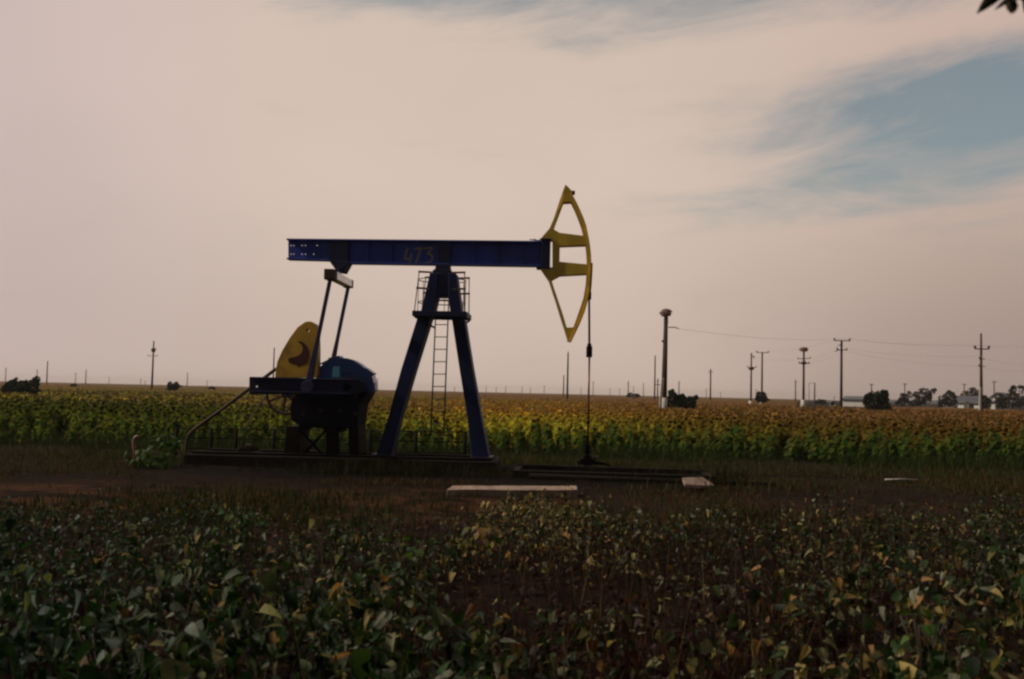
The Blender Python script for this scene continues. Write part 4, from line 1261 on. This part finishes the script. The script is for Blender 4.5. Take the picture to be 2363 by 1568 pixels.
bush('shrub', 'big dark shrub at the left edge on the horizon', 'shrub', 46, 926, 85, 88, 52, (.020, .040, .022), 1500, .22, [(-.2, .45, .30, .40), (.18, .5, .32, .46), (.35, .85, .08, .22), (-.22, .9, .07, .14)])
bush('shrub', 'small horizon bush right of the lone drum pole', 'shrub', 400, 900, 150, 34, 19, DG, 600, .26, [(-.22, .5, .2, .5), (.2, .5, .22, .48), (0, .3, .4, .3)])
bush('shrub', 'tiny low bush on the left horizon between faded poles', 'shrub', 170, 894, 240, 16, 9, DG, 150, .35, RB)
bush('shrub', 'tiny low bush on the horizon just left of the crank', 'shrub', 490, 899, 240, 16, 6, DG, 150, .35, RB)
bush('shrub', 'dark bush growing at the foot of the thickest pole', 'shrub', 1573, 955, 84, 72, 54, DG, 1500, .22, [(-.34, .62, .14, .40), (-.1, .4, .26, .36), (.25, .36, .28, .40), (.30, .66, .08, .16), (.05, .62, .08, .2)])
bush('shrub', 'low bush on the horizon between the rod and the thickest pole', 'shrub', 1461, 917, 260, 34, 10, DG2, 260, .4, [(-.2, .5, .2, .5), (.2, .35, .3, .4)])
bush('bush', 'round dark bush in front of the plain T-topped pole', 'bush', 1757, 931, 176, 32, 28, (.020, .018, .016), 900, .30, [(-.12, .5, .32, .46), (.2, .42, .28, .40)])
bush('tree', 'big round dark tree right of the long white shed', 'tree', 2025, 962, 108, 58, 62, DG, 1900, .26, [(-.12, .55, .36, .42), (.12, .45, .36, .42), (.05, .82, .22, .18), (.36, .28, .2, .2)])
bush('tree', 'low dark tree at the left end of the village tree clump', 'tree', 2079, 938, 250, 26, 30, DG2, 600, .42, RB, group='village trees')
bush('tree', 'wide dark tree clump with a raised middle behind the field', 'tree', 2121, 938, 255, 58, 42, DG2, 1200, .45, [(-.28, .38, .26, .36), (.05, .5, .3, .42), (.1, .85, .14, .16), (.3, .45, .2, .4)], group='village trees')
bush('tree', 'dome shaped dark tree just left of the grey roofed house', 'tree', 2187, 940, 255, 44, 36, DG2, 900, .45, [(-.25, .32, .25, .32), (.12, .5, .34, .48), (.15, .85, .14, .14)], group='village trees')
bush('tree', 'dark tree rising behind the grey roofed house', 'tree', 2240, 938, 300, 52, 42, DG2, 900, .5, [(-.2, .4, .3, .4), (.1, .6, .3, .42), (.3, .4, .2, .3)], group='village trees')
bush('tree', 'low tree between the spike-topped pole and the white gable', 'tree', 2275, 944, 240, 26, 34, DG2, 500, .42, RB, group='village trees')
bush('tree', 'small round tree right of the white gable', 'tree', 2312, 944, 240, 34, 34, DG2, 600, .42, RB, group='village trees')
bush('tree', 'large dark tree cut by the right edge of the picture', 'tree', 2355, 944, 245, 62, 56, DG2, 1100, .45, [(-.2, .4, .3, .42), (.12, .55, .34, .46)], group='village trees')
bush('bush', 'dark low hedge bush by the portal posts', 'bush', 1893, 934, 300, 28, 12, DG2, 300, .4, RB)
bush('bush', 'tiny hedge bush left of the wide T pole', 'bush', 1921, 936, 300, 16, 9, DG2, 160, .4, RB)

# ------------------------------------------------------------------ houses far right
def house(name, label, px0, px1, py_eave, py_ridge, Yd, depth, wallm, roofm, wins=(), gable=False, chim=None, cat='house', rz=0.):
    x0, x1 = W(px0, py_eave, Yd).x, W(px1, py_eave, Yd).x
    ze, zr = W(px0, py_eave, Yd).z, W(px0, py_ridge, Yd).z
    o = thing(name, label, cat, ((x0 + x1) / 2, Yd, 0), rz); w = (x1 - x0) / 2
    b = MB()
    if gable:
        b.prism([(-w, -.2), (w, -.2), (w, ze), (0, zr), (-w, ze)], 0, depth)
    else:
        b.box(-w, w, 0, depth, -.2, ze)
    wl = b.obj('wall', wallm, o)
    b = MB()
    if gable:
        for s_ in (-1, 1):
            b.hexa([(0, -.4, zr + .02), (s_ * (w + .4), -.4, ze - .2), (s_ * (w + .4), depth + .4, ze - .2), (0, depth + .4, zr + .02),
                    (0, -.4, zr + .2), (s_ * (w + .4), -.4, ze - .02), (s_ * (w + .4), depth + .4, ze - .02), (0, depth + .4, zr + .2)])
    else:
        b.hexa([(-w - .4, -.5, ze + .003), (w + .4, -.5, ze + .003), (w + .4, depth + .5, ze + .003), (-w - .4, depth + .5, ze + .003),
                (-w - .1, depth * .42, zr), (w + .1, depth * .42, zr), (w + .1, depth * .58, zr), (-w - .1, depth * .58, zr)])
    rf = b.obj('roof', roofm, o)
    if chim:
        b = MB(); xcm = W(chim, py_ridge, Yd).x - o.location.x; b.box(xcm - .3, xcm + .3, depth * .45, depth * .55, zr - .5, zr + .9); b.obj('chimney', M['brick'], rf)
    for (a, c_, t_, bt) in wins:
        xa_, xb2 = W(a, t_, Yd).x - o.location.x, W(c_, t_, Yd).x - o.location.x
        za_, zb2 = W(a, bt, Yd).z, W(a, t_, Yd).z
        b = MB(); b.box(xa_, xb2, -.04, -.003, za_, zb2); f = b.obj('window', M['white'], o)
        b = MB(); b.box(xa_ + .1, xb2 - .1, -.06, -.041, za_ + .1, zb2 - .1); b.obj('pane', M['glass'], f)
    return o
house('long_shed', 'long low white shed with a flat grey roof behind the field', 1946, 2032, 921.5, 914, 290, 12, M['wallw'], M['roof'], cat='shed', rz=R(-28))
house('small_hut', 'tiny white hut right of the portal posts', 1885, 1890.5, 925, 922, 300, 4, M['wallw'], M['roof'], cat='hut', rz=R(-42))
house('small_hut', 'low white hut left of the wide T pole', 1904, 1916, 929, 926.5, 300, 4, M['wallw'], M['roof'], cat='hut', rz=R(-42))
house('village_house', 'grey roofed house with white wall ends among the trees', 2209, 2284, 930, 913, 270, 9, M['walld'], M['roof'], ((2228, 2236, 932, 938),), chim=2245)
house('village_house', 'white gabled house front on the far right', 2288, 2312, 917, 907, 265, 9, M['wallw'], M['roof'], ((2296, 2302, 918, 925),), gable=True, rz=R(-38))
house('small_hut', 'white garden hut left of the grey roofed house', 2210, 2224, 930, 926.5, 262, 4, M['wallw'], M['roof'], cat='hut', rz=R(-42))
house('small_hut', 'white garden hut left of the spike-topped pole', 2248, 2261, 931, 927.5, 262, 4, M['wallw'], M['roof'], cat='hut', rz=R(-42))
house('small_hut', 'pale hut in front of the white gable', 2287, 2300, 928, 924, 250, 4, M['wallw'], M['roof'], cat='hut', rz=R(-42))
# low wooded rise far behind the village
bm = bmesh.new()
pts = []
for k in range(60):
    a = R(20 + k * .4); d = 1500; hgt = 2 + 7 * math.exp(-((k - 22) / 14.) ** 2) + 1.0 * math.sin(k * .9)
    pts.append((math.sin(a) * d, math.cos(a) * d, hgt, a))
lo = [bm.verts.new((x, y, -1)) for x, y, h_, a in pts]; hi = [bm.verts.new((x * 1.05, y * 1.05, h_)) for x, y, h_, a in pts]; bk = [bm.verts.new((x * 1.2, y * 1.2, -1)) for x, y, h_, a in pts]
for k in range(59):
    bm.faces.new((lo[k], lo[k + 1], hi[k + 1], hi[k])); bm.faces.new((hi[k], hi[k + 1], bk[k + 1], bk[k]))
me = bpy.data.meshes.new('hills'); bm.to_mesh(me); bm.free(); me.materials.append(mat('hill_woods', (.03, .035, .03), .95, 0, .2, .05))
hl = bpy.data.objects.new('hills', me); COL.objects.link(hl); hl['kind'] = 'structure'

# ------------------------------------------------------------------ branch hanging in at the top right
bd = 3.0
br = thing('tree_branch', 'leafy twig hanging into the top right corner close to the camera', 'branch', W(2420, -80, bd))
bo = br.location
def bp(px, py, dz=0.): return W(px, py, bd + dz) - bo
b = MB(); b.tube([bp(2440, -95), bp(2385, -40), bp(2340, -12), bp(2296, -8), bp(2275, -12)], .006, 7, .002); b.tube([bp(2385, -40), bp(2372, -6)], .003, 6); b.tube([bp(2360, -22), bp(2345, 0)], .003, 6)
b.obj('twig', M['bark'], br)
for (xa_, ya_, xb2, yb2, wd_) in ((2295, -10, 2264, 21, .50), (2306, -8, 2300, -40, .5), (2340, 2, 2326, 44, .46), (2334, -6, 2302, 18, .34), (2372, -4, 2364, 30, .5), (2352, -10, 2348, 22, .4), (2320, -12, 2342, -50, .5)):
    a_, c_ = bp(xa_, ya_, random.uniform(-.04, .04)), bp(xb2, yb2, random.uniform(-.05, .05)); ln = (c_ - a_).length
    c = Cloud(); d = (c_ - a_).normalized()
    sx = d.cross(Vector((.25, 1, .2))).normalized(); sn = sx.cross(d)
    T = np.array([np.array(a_) + np.array(sx) * v[0] * ln * wd_ * 1.35 + np.array(d) * v[1] * ln + np.array(sn) * v[2] * ln for v in LEAF])
    c.raw(T, LEAFQ, np.tile([.05, .042, .03], (len(T), 1)))
    c.obj('leaf', M['bush'], br)

# ------------------------------------------------------------------ every loose bolt, rib and rail a part of its own
def split_pieces(o, pad=.004):
    bm = bmesh.new(); bm.from_mesh(o.data); bm.verts.ensure_lookup_table()
    seen = set(); isl = []
    for v in bm.verts:
        if v.index in seen: continue
        st_, cur = [v], []
        seen.add(v.index)
        while st_:
            a = st_.pop(); cur.append(a)
            for e in a.link_edges:
                w_ = e.other_vert(a)
                if w_.index not in seen: seen.add(w_.index); st_.append(w_)
        isl.append(cur)
    box = [[[min(v.co[k] for v in c) - pad for k in range(3)], [max(v.co[k] for v in c) + pad for k in range(3)]] for c in isl]
    par = list(range(len(isl)))
    def find(i):
        while par[i] != i: i = par[i]
        return i
    for i in range(len(isl)):
        for j in range(i):
            if all(box[i][0][k] <= box[j][1][k] and box[j][0][k] <= box[i][1][k] for k in range(3)): par[find(i)] = find(j)
    groups = {}
    for i, c in enumerate(isl): groups.setdefault(find(i), set()).update(v.index for v in c)
    bm.free()
    if len(groups) < 2: return
    gs = list(groups.values()); src = o.data
    for k, keep_ in enumerate(gs):
        b2 = bmesh.new(); b2.from_mesh(src); b2.verts.ensure_lookup_table()
        bmesh.ops.delete(b2, geom=[v for v in b2.verts if v.index not in keep_], context='VERTS')
        me = src.copy(); b2.to_mesh(me); b2.free()
        if k == 0: o.data = me
        else:
            c = o.copy(); c.data = me; COL.objects.link(c); c.parent = o.parent
for o in list(COL.objects):
    if o.type == 'MESH' and o.parent and o.name.split('.')[0] in ('stiffener_plate', 'web_rib', 'guard_lug', 'rail_post', 'hand_rail', 'foot_plate', 'housing_bolt', 'flange_bolt', 'fence_rail', 'head_strut', 'bridle_cable', 'arch_web', 'stay_arm'):
        split_pieces(o)

# ------------------------------------------------------------------ haze
hz_ = MB(); hz_.box(-3100, 3100, -60, 3100, -2, 15.5)
hm = bpy.data.materials.new('haze'); hm.use_nodes = True
hm.node_tree.nodes.clear(); q = NG(hm.node_tree)
pv_ = q.n('ShaderNodeVolumePrincipled'); pv_.inputs['Density'].default_value = .00022; pv_.inputs['Color'].default_value = (.92, .86, .82, 1); pv_.inputs['Anisotropy'].default_value = .3
ho = q.n('ShaderNodeOutputMaterial'); hm.node_tree.links.new(pv_.outputs[0], ho.inputs['Volume'])
hob = hz_.obj('haze', hm); hob['kind'] = 'stuff'
